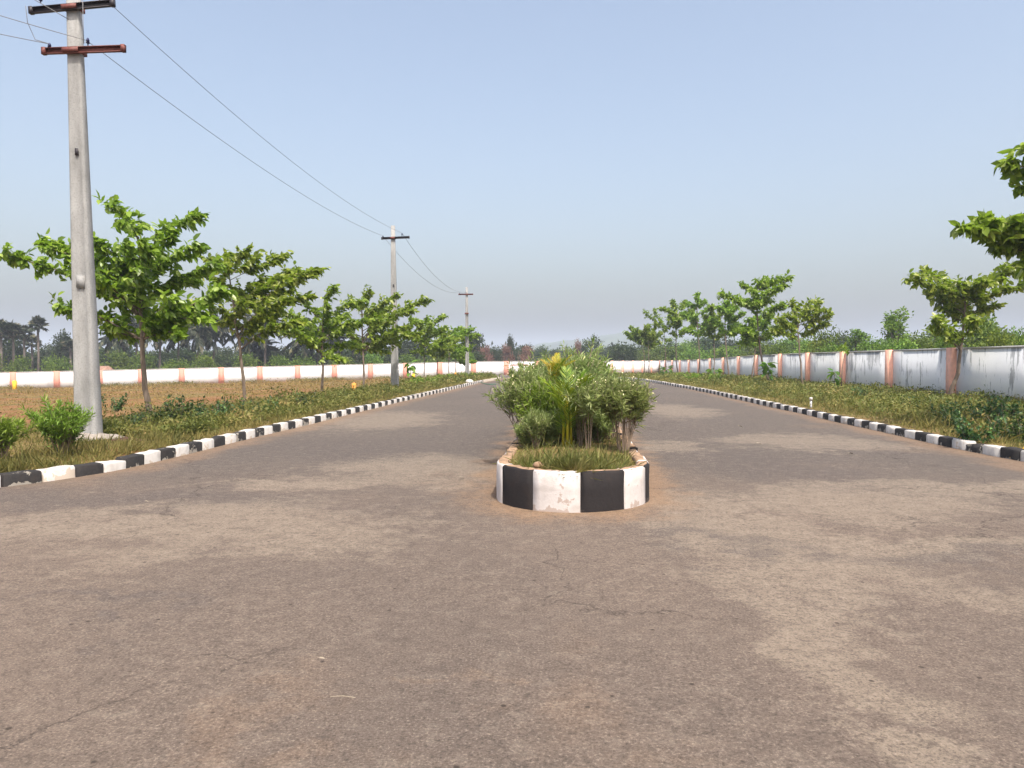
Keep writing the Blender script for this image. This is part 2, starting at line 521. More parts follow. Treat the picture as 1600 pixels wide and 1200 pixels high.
M['grass'] = foliage('planter_grass', [(.0, (.07, .095, .02)), (.4, (.18, .20, .055)), (.75, (.31, .28, .11)), (1., (.46, .37, .19))], .3, .6, .2, (.3, .28, .06), 0, patch=4.5)
M['vgrass'] = foliage('verge_grass', [(.0, (.07, .085, .02)), (.35, (.15, .145, .045)), (.7, (.26, .21, .075)), (1., (.37, .27, .11))], .3, .6, .2, (.3, .28, .06), 0, patch=.5)
M['dry'] = foliage('dry_field_grass', [(.0, (.14, .11, .035)), (.5, (.25, .165, .065)), (1., (.34, .235, .105))], .3, .7, .1, (.3, .25, .06), 0, patch=.25)
M['weed'] = foliage('verge_weed_leaf', [(.0, (.034, .058, .013)), (.35, (.095, .125, .026)), (.65, (.18, .185, .048)), (1., (.34, .25, .095))], .3, .55, .25, (.2, .25, .04), 0, patch=.9)
M['weedd'] = foliage('dark_weed_leaf', [(.0, (.018, .04, .015)), (.6, (.05, .10, .028)), (1., (.11, .17, .04))], .25, .5, .3, (.12, .22, .03), .3)
M['hedge'] = foliage('lime_hedge_leaf', [(.0, (.06, .12, .012)), (.6, (.16, .26, .02)), (1., (.30, .36, .05))], .3, .5, .3, (.25, .4, .03), .2)
M['areca'] = foliage('areca_leaf', [(.0, (.07, .14, .010)), (.6, (.16, .27, .02)), (1., (.33, .38, .04))], .35, .45, .4, (.4, .45, .03), .1)
M['arecay'] = foliage('areca_yellow_leaf', [(.0, (.30, .24, .015)), (.6, (.48, .37, .03)), (1., (.35, .40, .05))], .35, .45, .4, (.5, .45, .03), .1)
M['redleaf'] = foliage('red_frond', [(.0, (.22, .06, .05)), (.6, (.36, .14, .12)), (1., (.45, .26, .22))], .3, .6, .2, (.4, .15, .1), .1)
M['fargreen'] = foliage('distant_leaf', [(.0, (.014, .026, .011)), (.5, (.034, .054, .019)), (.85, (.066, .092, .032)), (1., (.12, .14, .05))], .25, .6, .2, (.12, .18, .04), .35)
M['farbright'] = foliage('thicket_leaf', [(.0, (.035, .075, .008)), (.5, (.105, .175, .018)), (1., (.22, .29, .04))], .3, .55, .25, (.2, .3, .04), .25)
M['farbrown'] = foliage('dry_tree_leaf', [(.0, (.12, .065, .05)), (.6, (.24, .13, .10)), (1., (.32, .20, .16))], .25, .7, .1, (.3, .15, .1), .15)
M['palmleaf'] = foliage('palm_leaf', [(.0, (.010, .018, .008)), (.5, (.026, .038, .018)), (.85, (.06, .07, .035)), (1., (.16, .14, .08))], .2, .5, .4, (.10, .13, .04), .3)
M['hill'] = mat_plain('wooded_hill', (.055, .075, .035), .95, .5, .02)
M['yellow'] = mat_plain('yellow_paint', (.75, .45, .03), .6, .15)
M['orange'] = mat_plain('orange_paint', (.70, .30, .06), .6, .15)
M['hose'] = mat_plain('green_hose', (.03, .16, .09), .5, .2)
M['paper'] = mat_plain('pale_litter', (.33, .28, .21), .9, .2)
M['pipe'] = mat_plain('galvanised_pipe', (.45, .45, .46), .5, .2)
M['thatch'] = mat_plain('red_tile_roof', (.26, .15, .11), .9, .4, 3)
M['darksoil'] = mat_plain('dark_damp_soil', (.075, .035, .03), .95, .4, 12)

# ------------------------------------------------------------------ paths and sheets
LEFT_K = [(-14, 6.55), (-10, 6.6), (-8.2, 6.75), (-7.2, 7.1), (-6.55, 7.6), (-6.19, 8.1), (-6.02, 8.55), (-5.92, 9.0), (-5.88, 9.6), (-5.88, 12), (-5.88, 30),
          (-5.88, 58), (-6.05, 63), (-6.6, 66), (-8, 68), (-11, 68.8)]
RIGHT_K = [(13.4, 8.3), (9.5, 8.4), (7.9, 8.8), (7.0, 9.6), (6.5, 10.6), (6.3, 12), (6.2, 14), (6.15, 20), (6.05, 34), (5.75, 42), (5.4, 50), (4.9, 61),
           (4.0, 66.5), (2.5, 69.5), (0, 71), (-3, 71.6)]


def resample(path, step):
    P = np.array(path, float)
    # Catmull-Rom densify
    Q = []
    for i in range(len(P) - 1):
        p0, p1, p2, p3 = P[max(i - 1, 0)], P[i], P[i + 1], P[min(i + 2, len(P) - 1)]
        m1 = (p2 - p0) * .5; m2 = (p3 - p1) * .5
        L = np.linalg.norm(p2 - p1)
        m1 = m1 / max(np.linalg.norm(m1), 1e-6) * min(np.linalg.norm(m1), L); m2 = m2 / max(np.linalg.norm(m2), 1e-6) * min(np.linalg.norm(m2), L)
        for t in np.linspace(0, 1, 40, endpoint=False):
            Q.append((2 * t**3 - 3 * t**2 + 1) * p1 + (t**3 - 2 * t**2 + t) * m1 + (-2 * t**3 + 3 * t**2) * p2 + (t**3 - t**2) * m2)
    Q.append(P[-1]); Q = np.array(Q)
    s = np.concatenate([[0], np.cumsum(np.linalg.norm(np.diff(Q, axis=0), axis=1))])
    u = np.arange(0, s[-1], step)
    return np.stack([np.interp(u, s, Q[:, 0]), np.interp(u, s, Q[:, 1])], 1)


def grid_sheet(name, xs, ys, zf, mat, kind='structure'):
    V = [(x, y, zf(x, y)) for y in ys for x in xs]
    nx = len(xs)
    F = [(j * nx + i, j * nx + i + 1, (j + 1) * nx + i + 1, (j + 1) * nx + i) for j in range(len(ys) - 1) for i in range(nx - 1)]
    g = Geo(); g.add(V, [F])
    return tag(g.build(name, mat, smooth=True), kind=kind)


def spread(a, b, n, far):
    return list(np.linspace(a, b, n)) + far


def hump(x, y):
    return .05 * math.sin(x * .7 + 1.3 * math.sin(y * .31)) * math.sin(y * .53 + x * .2)


xs = [-2700, -1500, -800, -400, -200, -120] + list(np.linspace(-80, -11, 70)) + list(np.linspace(-10, 14, 25)) + list(np.linspace(16, 80, 20)) + [120, 200, 400, 800, 1500, 2700]
ys = [-300, -100, -40] + list(np.linspace(-20, 120, 95)) + [150, 200, 300, 500, 800, 1300, 2000, 2750]
ORIGSHIFT = 0
grid_sheet('ground', xs, ys, lambda x, y: ground(x, y) - .06 + (hump(x, y) - .04 if (x < -11.5) else -.03), M['soil'])

# road: main carriageway, the crossing at the camera and the head at the far wall, one sheet
xr = list(np.linspace(-26, 26, 105)); yr = list(np.linspace(-8, 98, 213))


def roadmask(x, y):
    if y <= 6.75: return -25.9 <= x <= 25.9
    if y <= 8.6: return -9 <= x <= 25.9
    if y <= 11: return -8 <= x <= 9
    if y < 64: return -7 <= x <= 7
    return -12.2 <= x <= 8


V, idx = [], {}
F = []
for j in range(len(yr) - 1):
    for i in range(len(xr) - 1):
        if roadmask((xr[i] + xr[i + 1]) / 2, (yr[j] + yr[j + 1]) / 2):
            q = []
            for (a, b) in ((i, j), (i + 1, j), (i + 1, j + 1), (i, j + 1)):
                if (a, b) not in idx:
                    idx[(a, b)] = len(V)
                    V.append((xr[a], yr[b], ground(xr[a], yr[b]) * (1 if xr[a] > -10.5 else 1) + .012 * math.sin(xr[a] * .9 + yr[b] * .4) * math.sin(yr[b] * .7) - .004))
                q.append(idx[(a, b)])
            F.append(q)
g = Geo(); g.add(V, [F])
tag(g.build('road', M['asphalt'], smooth=True), 'worn grey brown asphalt road splitting round the planted median', kind='structure')

PL = resample(LEFT_K, .4); PR = resample(RIGHT_K, .4)


def verge_left(u, p):
    """u 0 at the kerb, 1 at the field"""
    x = p[0] + (-11.8 - p[0]) * u if p[0] > -11.5 else p[0]
    return x, p[1]


def vz(x, y, u):
    return ground(x, y) + (.10 + .035 * math.sin(x * 2.1 + y * .9) * math.sin(y * 1.3)) * (1 - ss(.55, 1., u)) - .05 * ss(.8, 1, u)


# left verge: a strip from the kerb to the field
g = Geo(); V = []; NU = 14
ysL = np.linspace(6.7, 68.3, 190)
pl_y = PL[(PL[:, 0] > -8.3)]


def lx(y):
    return float(np.interp(y, pl_y[:, 1], pl_y[:, 0]))


def rx(y):
    k = RK_Y
    return float(np.interp(y, k[:, 1], k[:, 0]))


RK_Y = PR[(PR[:, 0] > 0.5) & (PR[:, 0] < 13.3)]
for y in ysL:
    for i in range(NU):
        u = i / (NU - 1)
        x0 = lx(y) - .10
        x = x0 + (-12.2 - x0) * u
        V.append((x, y, vz(x, y, u)))
F = [(j * NU + i, (j + 1) * NU + i, (j + 1) * NU + i + 1, j * NU + i + 1) for j in range(len(ysL) - 1) for i in range(NU - 1)]
g.add(V, [F]); tag(g.build('verge', M['verge'], smooth=True), kind='structure')
g = Geo(); V = []
ysR = np.concatenate([np.linspace(8.36, 9.8, 14), np.linspace(10.1, 94, 226)])
for y in ysR:
    for i in range(NU):
        u = i / (NU - 1)
        x0 = (rx(y) if y < 70.3 else -2.0) + .10
        x = x0 + (13.7 - x0) * u
        V.append((x, y, vz(x, y, min(u, .5))))
F = [(j * NU + i, j * NU + i + 1, (j + 1) * NU + i + 1, (j + 1) * NU + i) for j in range(len(ysR) - 1) for i in range(NU - 1)]
g.add(V, [F]); tag(g.build('verge', M['verge'], smooth=True), kind='structure')


# ------------------------------------------------------------------ kerbs: one stone, one object
def stone_mesh(L, W, H0, H1, mat, rng, chip=0.0, name='kerb_stone'):
    g = Geo(); b = .018
    prof = [(-W / 2, H0), (-W / 2, H1 - b), (-W / 2 + b, H1), (W / 2 - b, H1), (W / 2, H1 - b), (W / 2, H0)]
    V = []
    for x in (-L / 2, -L / 2 + .012, -L * .16, L * .2, L / 2 - .012, L / 2):
        e = .007 if abs(x) > L / 2 - .005 else 0
        for (y, z) in prof:
            j = rng.normal(size=3) * .0035
            zz = z - (e if z > 0 else 0)
            if chip and x < -L * .1 and z > 0: zz -= chip * rng.random()
            V.append((x + j[0] * .3, y * (1 - e / W * 2) + j[1], zz + j[2]))
    n = len(prof)
    F = [(i * n + j, i * n + j + 1, (i + 1) * n + j + 1, (i + 1) * n + j) for i in range(5) for j in range(n - 1)]
    F = [f[::-1] for f in F]
    g.add(V, [F, [tuple(range(6))], [tuple(range(35, 29, -1))]])
    return g.mesh(name, mat)


def kerb(name, path, label, painted, anchor, anchor_white):
    root = tag(empty(name, (0, 0, 0)), label, 'kerb')
    rng = np.random.default_rng(3)
    sets = {k: [stone_mesh(.392, .17, -.2, .14, M[k], rng) for _ in range(5)] + [stone_mesh(.392, .17, -.2, .14, M[k], rng, .07)] for k in ('white', 'black', 'bare')}
    Pk = resample(path, .40)
    mids = (Pk[1:] + Pk[:-1]) / 2
    ia = int(np.argmin(((mids - np.array(anchor)) ** 2).sum(1)))
    first = (1 if anchor_white else 0) - ia
    broken = (ia,)
    cnt = 0
    for i in range(len(Pk) - 1):
        a, b = Pk[i], Pk[i + 1]
        c = (a + b) / 2
        k = ('white' if (i + first) % 2 else 'black') if painted(c) else 'bare'
        worn = rng.random() < .08 or i in broken
        o = link('kerb_stone', sets[k][5 if worn else rng.integers(0, 5)], root)
        d = b - a
        o.location = (c[0], c[1], ground(c[0], c[1]) + rng.normal() * .004)
        o.rotation_euler = (rng.normal() * .012, rng.normal() * .012, math.atan2(d[1], d[0]) + (math.pi if rng.random() < .5 and not worn else 0))
        if i in broken:
            o.rotation_euler[1] = .09; o.location.z -= .02
            o['label'] = 'broken kerb stone with a chipped top'
        cnt += 1
    return root


kerb('striped_kerb', LEFT_K, 'black and white kerb along the left side of the road', lambda c: c[1] < 49, (-5.89, 9.15), True)
kerb('striped_kerb', RIGHT_K, 'black and white kerb along the grey wall side, curving at the far end', lambda c: True, (6.3, 12.2), False)

# ------------------------------------------------------------------ planted median
MEDX, MEDY, MEDR, MEDH, MEDEND = .01, 7.72, .78, .372, 44.0
med = tag(empty('median_planter', (0, 0, 0)), 'raised median planter with black and white painted rounded nose', 'planter')


def arc_block(a0, a1, mat, h, name='kerb_block', seed=0):
    rng = np.random.default_rng(seed)
    g = Geo(); n = 7; r0, r1 = MEDR - .12, MEDR
    V = []
    for a in np.linspace(math.radians(a0), math.radians(a1), n):
        for (r, z) in ((r0, .1), (r0, h - .01), (r0 + .015, h), (r1 - .02, h), (r1, h - .018), (r1, h * .5), (r1 + .004, -.05)):
            jj = rng.normal() * .003
            V.append((MEDX + (r + jj) * math.sin(a), MEDY - (r + jj) * math.cos(a), z + rng.normal() * .004 * (z > .2)))
    m = 7
    top, side = [], []
    for i in range(n - 1):
        for j in range(m - 1):
            f = (i * m + j, i * m + j + 1, (i + 1) * m + j + 1, (i + 1) * m + j)
            (top if j < 3 else side).append(f)
    g.add(V, [side], 0, 0)
    g.n -= len(V); g.V.pop()
    g.add(V, [top], 0, 1)
    g.n -= len(V); g.V.pop()
    g.add(V, [[tuple(range(6, -1, -1))], [tuple(range((n - 1) * m, n * m))]], 0, 0)
    return g.build(name, [mat, M['mtop']], med)


bounds = [-92, -62, -28.5, 5.7, 39, 66, 92]
for i in range(6):
    arc_block(bounds[i] + .25, bounds[i + 1] - .25, M['mwhite'] if i % 2 == 0 else M['mblack'], MEDH, seed=i)


def med_side_mesh(mat, seed):
    rng = np.random.default_rng(seed)
    g = Geo(); V = []
    hs = MEDH - .04 * rng.random()
    for y in np.linspace(-.222, .222, 5):
        for (x, z) in ((-.06, .1), (-.06, hs - .01), (-.045, hs), (.04, hs), (.06, hs - .02), (.06, hs * .5), (.064, -.05)):
            V.append((x + rng.normal() * .004, y, z + rng.normal() * .007 * (z > .2)))
    m = 7; top, side = [], []
    for i in range(4):
        for j in range(m - 1):
            f = (i * m + j, (i + 1) * m + j, (i + 1) * m + j + 1, i * m + j + 1)
            (top if j < 3 else side).append(f)
    g.add(V, [side, [tuple(range(7))], [tuple(range(34, 27, -1))]], 0, 0)
    g.n -= len(V); g.V.pop()
    g.add(V, [top], 0, 1)
    return g.mesh('kerb_block', [mat, M['mtop']])


ms = {k: [med_side_mesh(M[k], s + (50 if k == 'mwhite' else 0)) for s in range(4)] for k in ('mwhite', 'mblack')}
nb = int((MEDEND - MEDY) / .45)
for s in (-1, 1):
    for i in range(nb):
        y = MEDY + .03 + (i + .5) * .45
        o = link('kerb_block', ms['mwhite' if (i + (s > 0)) % 2 else 'mblack'][random.randrange(4)], med)
        o.location = (MEDX + s * (MEDR - .062), y, ground(0, y) + random.gauss(0, .006))
        o.rotation_euler = (0, 0, (0 if s > 0 else math.pi) + random.gauss(0, .01))
# planter soil
V, F = [], []
prof = [(y, math.sqrt(max(0, (MEDR - .11) ** 2 - (y - MEDY) ** 2)) if y < MEDY else MEDR - .11) for y in list(np.linspace(MEDY - .66, MEDY, 10)) + list(np.linspace(MEDY + .5, MEDEND, 60))]
for y, w in prof:
    for k in range(7):
        u = k / 6 * 2 - 1
        V.append((MEDX + u * w, y, ground(0, y) + MEDH - .045 + .05 * (1 - u * u) * ss(MEDY - .7, MEDY, y) + random.gauss(0, .008)))
F = [(j * 7 + i, j * 7 + i + 1, (j + 1) * 7 + i + 1, (j + 1) * 7 + i) for j in range(len(prof) - 1) for i in range(6)]
g = Geo(); g.add(V, [F]); g.build('soil', M['verge'], med, True)
g = Geo(); g.box(MEDX - MEDR, MEDX + MEDR, MEDEND - .05, MEDEND + .07, -.5, .30); g.build('end_block', M['mwhite'], med)


# ------------------------------------------------------------------ boundary walls
def wall_run(name, pts, label, panel_mat, pil_mat, H, pil_w, proud, side, spacing=None, given=None):
    """pts: list of (x, y, zbase); pilasters at 'given' arc fractions or even spacing; side: +1 room side on the left of travel"""
    root = tag(empty(name, (0, 0, 0)), label, 'wall')
    stations = given
    for i in range(len(stations) - 1):
        a, b = Vector(stations[i]), Vector(stations[i + 1])
        d = Vector((b.x - a.x, b.y - a.y, 0)); L = d.length; d.normalize()
        nrm = Vector((-d.y, d.x, 0)) * side
        g = Geo(); V = []
        T = .2
        nseg = 4
        for k in range(nseg + 1):
            p = a.lerp(b, k / nseg)
            for (o, z) in ((0, -.4), (0, H), (-T, H), (-T, -.4)):
                q = p + nrm * o
                V.append((q.x, q.y, p.z + z + (random.gauss(0, .006) if z == H and 0 < k < nseg else 0)))
        F = [(k * 4 + j, k * 4 + (j + 1) % 4, (k + 1) * 4 + (j + 1) % 4, (k + 1) * 4 + j) for k in range(nseg) for j in range(4)]
        F += [(3, 2, 1, 0), (nseg * 4, nseg * 4 + 1, nseg * 4 + 2, nseg * 4 + 3)]
        # local origin at the panel base
        o0 = a
        g.add(np.array(V) - np.array(o0), [F])
        ob = g.build('wall_panel', panel_mat, root); ob.location = o0
        g = Geo(); V = []
        for k in (0, 1):
            p = a.lerp(b, k)
            for (o, z) in ((.035, H + .002), (.035, H + .06), (-T - .035, H + .06), (-T - .035, H + .002)):
                q = p + nrm * o
                V.append((q.x - o0.x, q.y - o0.y, p.z + z - o0.z))
        g.add(V, [[(k * 0 + j, (j + 1) % 4, 4 + (j + 1) % 4, 4 + j) for j in range(4)] + [(3, 2, 1, 0), (4, 5, 6, 7)]])
        ob = g.build('coping', M['coping'], root); ob.location = o0
    for i, s in enumerate(stations):
        a = Vector(s)
        j = min(i, len(stations) - 2)
        d = Vector(stations[j + 1]) - Vector(stations[j]); rz = math.atan2(d.y, d.x)
        g = Geo()
        w = pil_w
        ya, yb = sorted((side * proud, side * -.12))
        g.box(-w / 2, w / 2, ya, yb, -.4, H + .064)
        ob = g.build('pilaster', pil_mat, root); ob.location = a; ob.rotation_euler = (0, 0, rz)
    return root


HW = 1.72
# grey wall down the right: stations seen in the photograph, continued towards the camera out of frame
WX = 13.6
st = []
pxs = [1490, 1392, 1319, 1264, 1220.5, 1183, 1155, 1131, 1110.5, 1092.5, 1077, 1063, 1051, 1040, 1031]
for p in pxs:
    r = ray(p, HOR); y = WX / r.x * r.y
    st.append((WX, y))
sp_near = st[1][1] - st[0][1]
st = [(WX, st[0][1] - k * sp_near) for k in (4, 3, 2, 1)] + st
st3 = [(x, y, ground(0, y) + .02) for x, y in st]
corner = st3[-1]
# oblique stretch from the end of the grey wall to the white far wall
pA, pB = atd(20, HOR, 81), atd(791, HOR, 94.7)
dw = (pB - pA); dw.z = 0
step = dw.length / 13
dwn = dw.normalized()
far_end = atd(938, HOR, 0.001)
# far wall stations: two more to the left out of frame, then on to the bend
stw = []
for k in range(-3, 17):
    p = pA + dwn * (step * k)
    stw.append((p.x, p.y))
bend = stw[-1]


def wall_base(x, y):
    return ground(x, y) - .02


wz = [(x, y, wall_base(x, y)) for x, y in stw]
nob = 6
ob = []
for k in range(nob + 1):
    u = k / nob
    x = corner[0] + (bend[0] - corner[0]) * u; y = corner[1] + (bend[1] - corner[1]) * u
    ob.append((x, y, corner[2] + (wz[-1][2] - corner[2]) * u))
wall_run('compound_wall', None, 'stained grey compound wall with salmon pilasters on the right', M['wallg'], M['salmon'], 1.79, .42, .16, 1, given=st3)
wall_run('compound_wall', None, 'pale slanting stretch of wall closing the far right corner', M['wallw'], M['salmon'], 1.76, .42, .12, 1, given=ob)
wall_run('compound_wall', None, 'whitewashed boundary wall with pale salmon pilasters behind the field', M['wallw'], M['salmonf'], HW, .62, .10, -1, given=wz)


# ------------------------------------------------------------------ power poles and wires
def pole(label, base, height, wb, wt, arms, lean=(0, 0), detail=True, armmat='rust', footing=True):
    root = tag(empty('power_pole', base), label, 'power pole', 'concrete power poles along the left verge')
    g = Geo(); V = []
    zs = [-.5, 0, .6, 1.4, 2.2, 3.0, 3.9, 4.75, 4.9, height * .8, height]
    ztop = 4.8
    for z in zs:
        t = max(0, z / height)
        w = wb + (wt - wb) * t; d = w * .55
        rec = .028 if z < ztop else .0
        c = .02
        x0 = lean[0] * z; y0 = lean[1] * z
        f = w * .20
        prof = [(-w / 2 + c, -d / 2), (-f - .03, -d / 2), (-f, -d / 2 + rec), (f, -d / 2 + rec), (f + .03, -d / 2), (w / 2 - c, -d / 2), (w / 2, -d / 2 + c),
                (w / 2, d / 2 - c), (w / 2 - c, d / 2), (f + .03, d / 2), (f, d / 2 - rec), (-f, d / 2 - rec), (-f - .03, d / 2), (-w / 2 + c, d / 2), (-w / 2, d / 2 - c), (-w / 2, -d / 2 + c)]
        for (x, y) in prof: V.append((x + x0, y + y0, z))
    n = 16
    F = [(i * n + j, i * n + (j + 1) % n, (i + 1) * n + (j + 1) % n, (i + 1) * n + j) for i in range(len(zs) - 1) for j in range(n)]
    g.add(V, [F, [tuple(range((len(zs) - 1) * n, len(zs) * n))]])
    g.build('shaft', M['pole'], root)

    def wd(z): return wb + (wt - wb) * z / height
    if detail:
        g = Geo()
        z = 2.55; w = wd(z); d = w * .55
        g.box(-.065 + lean[0] * z, .065 + lean[0] * z, -d / 2 - .006 + lean[1] * z, d / 2, z, z + .2)
        g.build('bridge_block', M['pole'], root)
        z = 4.78; g = Geo()
        g.box(-.02 + lean[0] * z, .03 + lean[0] * z, -wd(z) * .275 - .004 + lean[1] * z, -wd(z) * .27 + .02, z - .05, z + .06)
        g.build('bolt_hole_shade', M['darksteel'], root)  # solid dark box, its colour stands in for the shade inside the bolt hole
    for (z, x0, x1, dy, mt, tilt) in arms:
        w = wd(z); d = w * .55
        g = Geo()
        Mx = Matrix.Translation((lean[0] * z, lean[1] * z, z)) @ Matrix.Rotation(tilt, 4, 'Y')
        yf = -d / 2 - .012
        # channel section: web and two flanges
        g.box(x0, x1, yf - .012, yf, -.05, .05, M=Mx)
        g.box(x0, x1, yf - .055, yf - .013, .040, .052, M=Mx)
        g.box(x0, x1, yf - .055, yf - .013, -.052, -.040, M=Mx)
        arm = g.build('cross_arm', M[mt], root)
        g = Geo()
        for s_ in (-1, 1):
            g.box(s_ * (w / 2 + .012) - .006, s_ * (w / 2 + .012) + .006, -d / 2 - .012, d / 2 + .02, -.035, .035, M=Mx)
        g.box(-w / 2 - .02, w / 2 + .02, d / 2 + .021, d / 2 + .035, -.035, .035, M=Mx)
        g.box(-w / 2 - .02, w / 2 + .02, yf - .075, yf - .057, -.035, .035, M=Mx)
        g.build('clamp', M['rust'], arm)
        for xe in (x0 + .03, x1 - .03):
            g = Geo()
            g.box(xe - .03, xe + .03, yf - .065, yf + .004, -.058, .058, M=Mx)
            g.build('end_plate', M['rust' if mt == 'rust' else 'darksteel'], arm)
    if footing:
        g = Geo()
        k = 10; V = []
        for (r, z) in ((.62, -.1), (.58, .07), (.42, .11), (.2, .13)):
            for j in range(k):
                a = j * 2 * math.pi / k
                rr = r * (1 + .22 * math.sin(j * 2.7))
                V.append((rr * math.cos(a), rr * .6 * math.sin(a), z + random.gauss(0, .012)))
        F = [(i * k + j, i * k + (j + 1) % k, (i + 1) * k + (j + 1) % k, (i + 1) * k + j) for i in range(3) for j in range(k)]
        g.add(V, [F, [tuple(range(3 * k, 4 * k))]]); g.build('footing', M['cement'], root)
    return root


def insulator(root, p, h=.12):
    g = Geo()
    P = [(0, 0, 0), (0, 0, h * .3), (0, 0, h * .31), (0, 0, h * .6), (0, 0, h * .62), (0, 0, h)]
    g.tube([tuple(Vector(q) + Vector(p)) for q in P], [.010, .010, .03, .022, .028, .014], 8)
    return g.build('insulator', M['insul'], root)


p1b = atd(137, HOR, 12.5); p1 = Vector((p1b.x, p1b.y, .06))
p2b = atd(617, HOR, 34.3); p2 = Vector((p2b.x, p2b.y, .06))
p3b = atd(730, HOR, 57); p3 = Vector((p3b.x, p3b.y, -.0))
P1 = pole('tall near concrete power pole with two rusty cross arms', p1, 7.75, .39, .20, [(7.12, -.70, .76, 0, 'darksteel', -.05), (6.42, -.50, .92, 0, 'rust', 0)], lean=(-.018, 0))
P2 = pole('middle concrete power pole with one dark cross arm', p2, 7.5, .36, .18, [(6.93, -.52, .78, 0, 'darksteel', -.03)], lean=(-.008, 0), footing=False)
P3 = pole('farthest concrete power pole, thin with a small cross arm', p3, 7.0, .31, .16, [(6.45, -.62, .50, 0, 'rust', 0), (5.0, -.15, .15, 0, 'rust', 0)], lean=(-.004, 0), detail=False, footing=False)
i1a = (.38, -.10, 7.2); i1b = (.18, -.12, 6.48); i1c = (-.48, -.12, 6.44); i1d = (-.62, -.12, 7.2)
for q in (i1a, i1b): insulator(P1, q)
insulator(P1, i1c, .1)
insulator(P1, i1d, .1)
i2a = (.38, -.1, 6.99); i2b = (-.5, -.1, 6.95)
insulator(P2, i2a, .16); insulator(P2, i2b, .08)
i3a = (-.05, -.1, 6.5); i3b = (-.55, -.1, 6.5)
insulator(P3, i3a, .1); insulator(P3, i3b, .08)


def wire(label, a, b, sag, r=.010, n=24, group=None):
    a, b = Vector(a), Vector(b)
    P = []
    for k in range(n + 1):
        u = k / n
        p = a.lerp(b, u); p.z -= sag * 4 * u * (1 - u)
        P.append(tuple(p))
    g = Geo(); g.tube(P, r, 4)
    return tag(g.build('power_line', M['wire'], smooth=True), label, 'wire', group)


W1 = lambda q: p1 + Vector(q)
up = Vector((0, 0, .11))
wire('upper overhead wire between the near pole and the middle pole', W1(i1a) + up, p2 + Vector(i2a) + up * 1.4, .45, .0065)
wire('lower overhead wire between the near pole and the middle pole', W1(i1b) + up * .6, p2 + Vector(i2b) + up * .7, .35, .0065)
wire('right hand overhead wire from the middle pole to the farthest pole', p2 + Vector(i2a) + up * 1.4, p3 + Vector(i3a) + up * .9, .75, .009)
wire('left hand overhead wire from the middle pole to the farthest pole', p2 + Vector(i2b) + up * .7, p3 + Vector(i3b) + up * .7, .75, .009)
wire('overhead wire leaving the lower cross arm towards the left edge', W1(i1b) + up * .7, atd(-500, -150, 12.0), .1, .006)
wire('overhead wire leaving the left end of the lower cross arm', W1(i1c) + up * .8, atd(-500, -80, 12.0), .1, .006)
wire('overhead wire passing the upper cross arm on its left', W1(i1d) + Vector((.55, .1, -.32)), atd(-180, -150, 11.6), .05, .006)
g = Geo()
g.tube([tuple(atd(40, 9, 12.1)), tuple(atd(43, 35, 12.2)), tuple(atd(55, 62, 12.3)), tuple(W1(i1c) + up * .8)], .006, 4)
tag(g.build('jumper_wire', M['wire'], smooth=True), 'short drooping jumper wire left of the near pole', 'wire')
g = Geo()
g.tube([tuple(atd(129, -14, 12.15)), tuple(atd(130, 40, 12.15)), tuple(atd(131, 68, 12.15)), tuple(W1(i1b) + up * .8)], .006, 4)
tag(g.build('jumper_wire', M['wire'], smooth=True), 'short vertical jumper wire right of the near pole', 'wire')


# ------------------------------------------------------------------ young avenue trees
def smooth_path(pts, n):
    P = np.array([tuple(p) for p in pts], float)
    s = np.linspace(0, 1, len(P)); u = np.linspace(0, 1, n)
    if len(P) >= 3:
        Q = []
        for x in u:
            i = min(int(x * (len(P) - 1)), len(P) - 2); t = x * (len(P) - 1) - i
            p0, p1_, p2_, p3_ = P[max(i - 1, 0)], P[i], P[i + 1], P[min(i + 2, len(P) - 1)]
            Q.append(.5 * (2 * p1_ + (p2_ - p0) * t + (2 * p0 - 5 * p1_ + 4 * p2_ - p3_) * t * t + (3 * p1_ - p0 - 3 * p2_ + p3_) * t**3))
        return np.array(Q)
    return np.stack([np.interp(u, s, P[:, k]) for k in range(3)], 1)


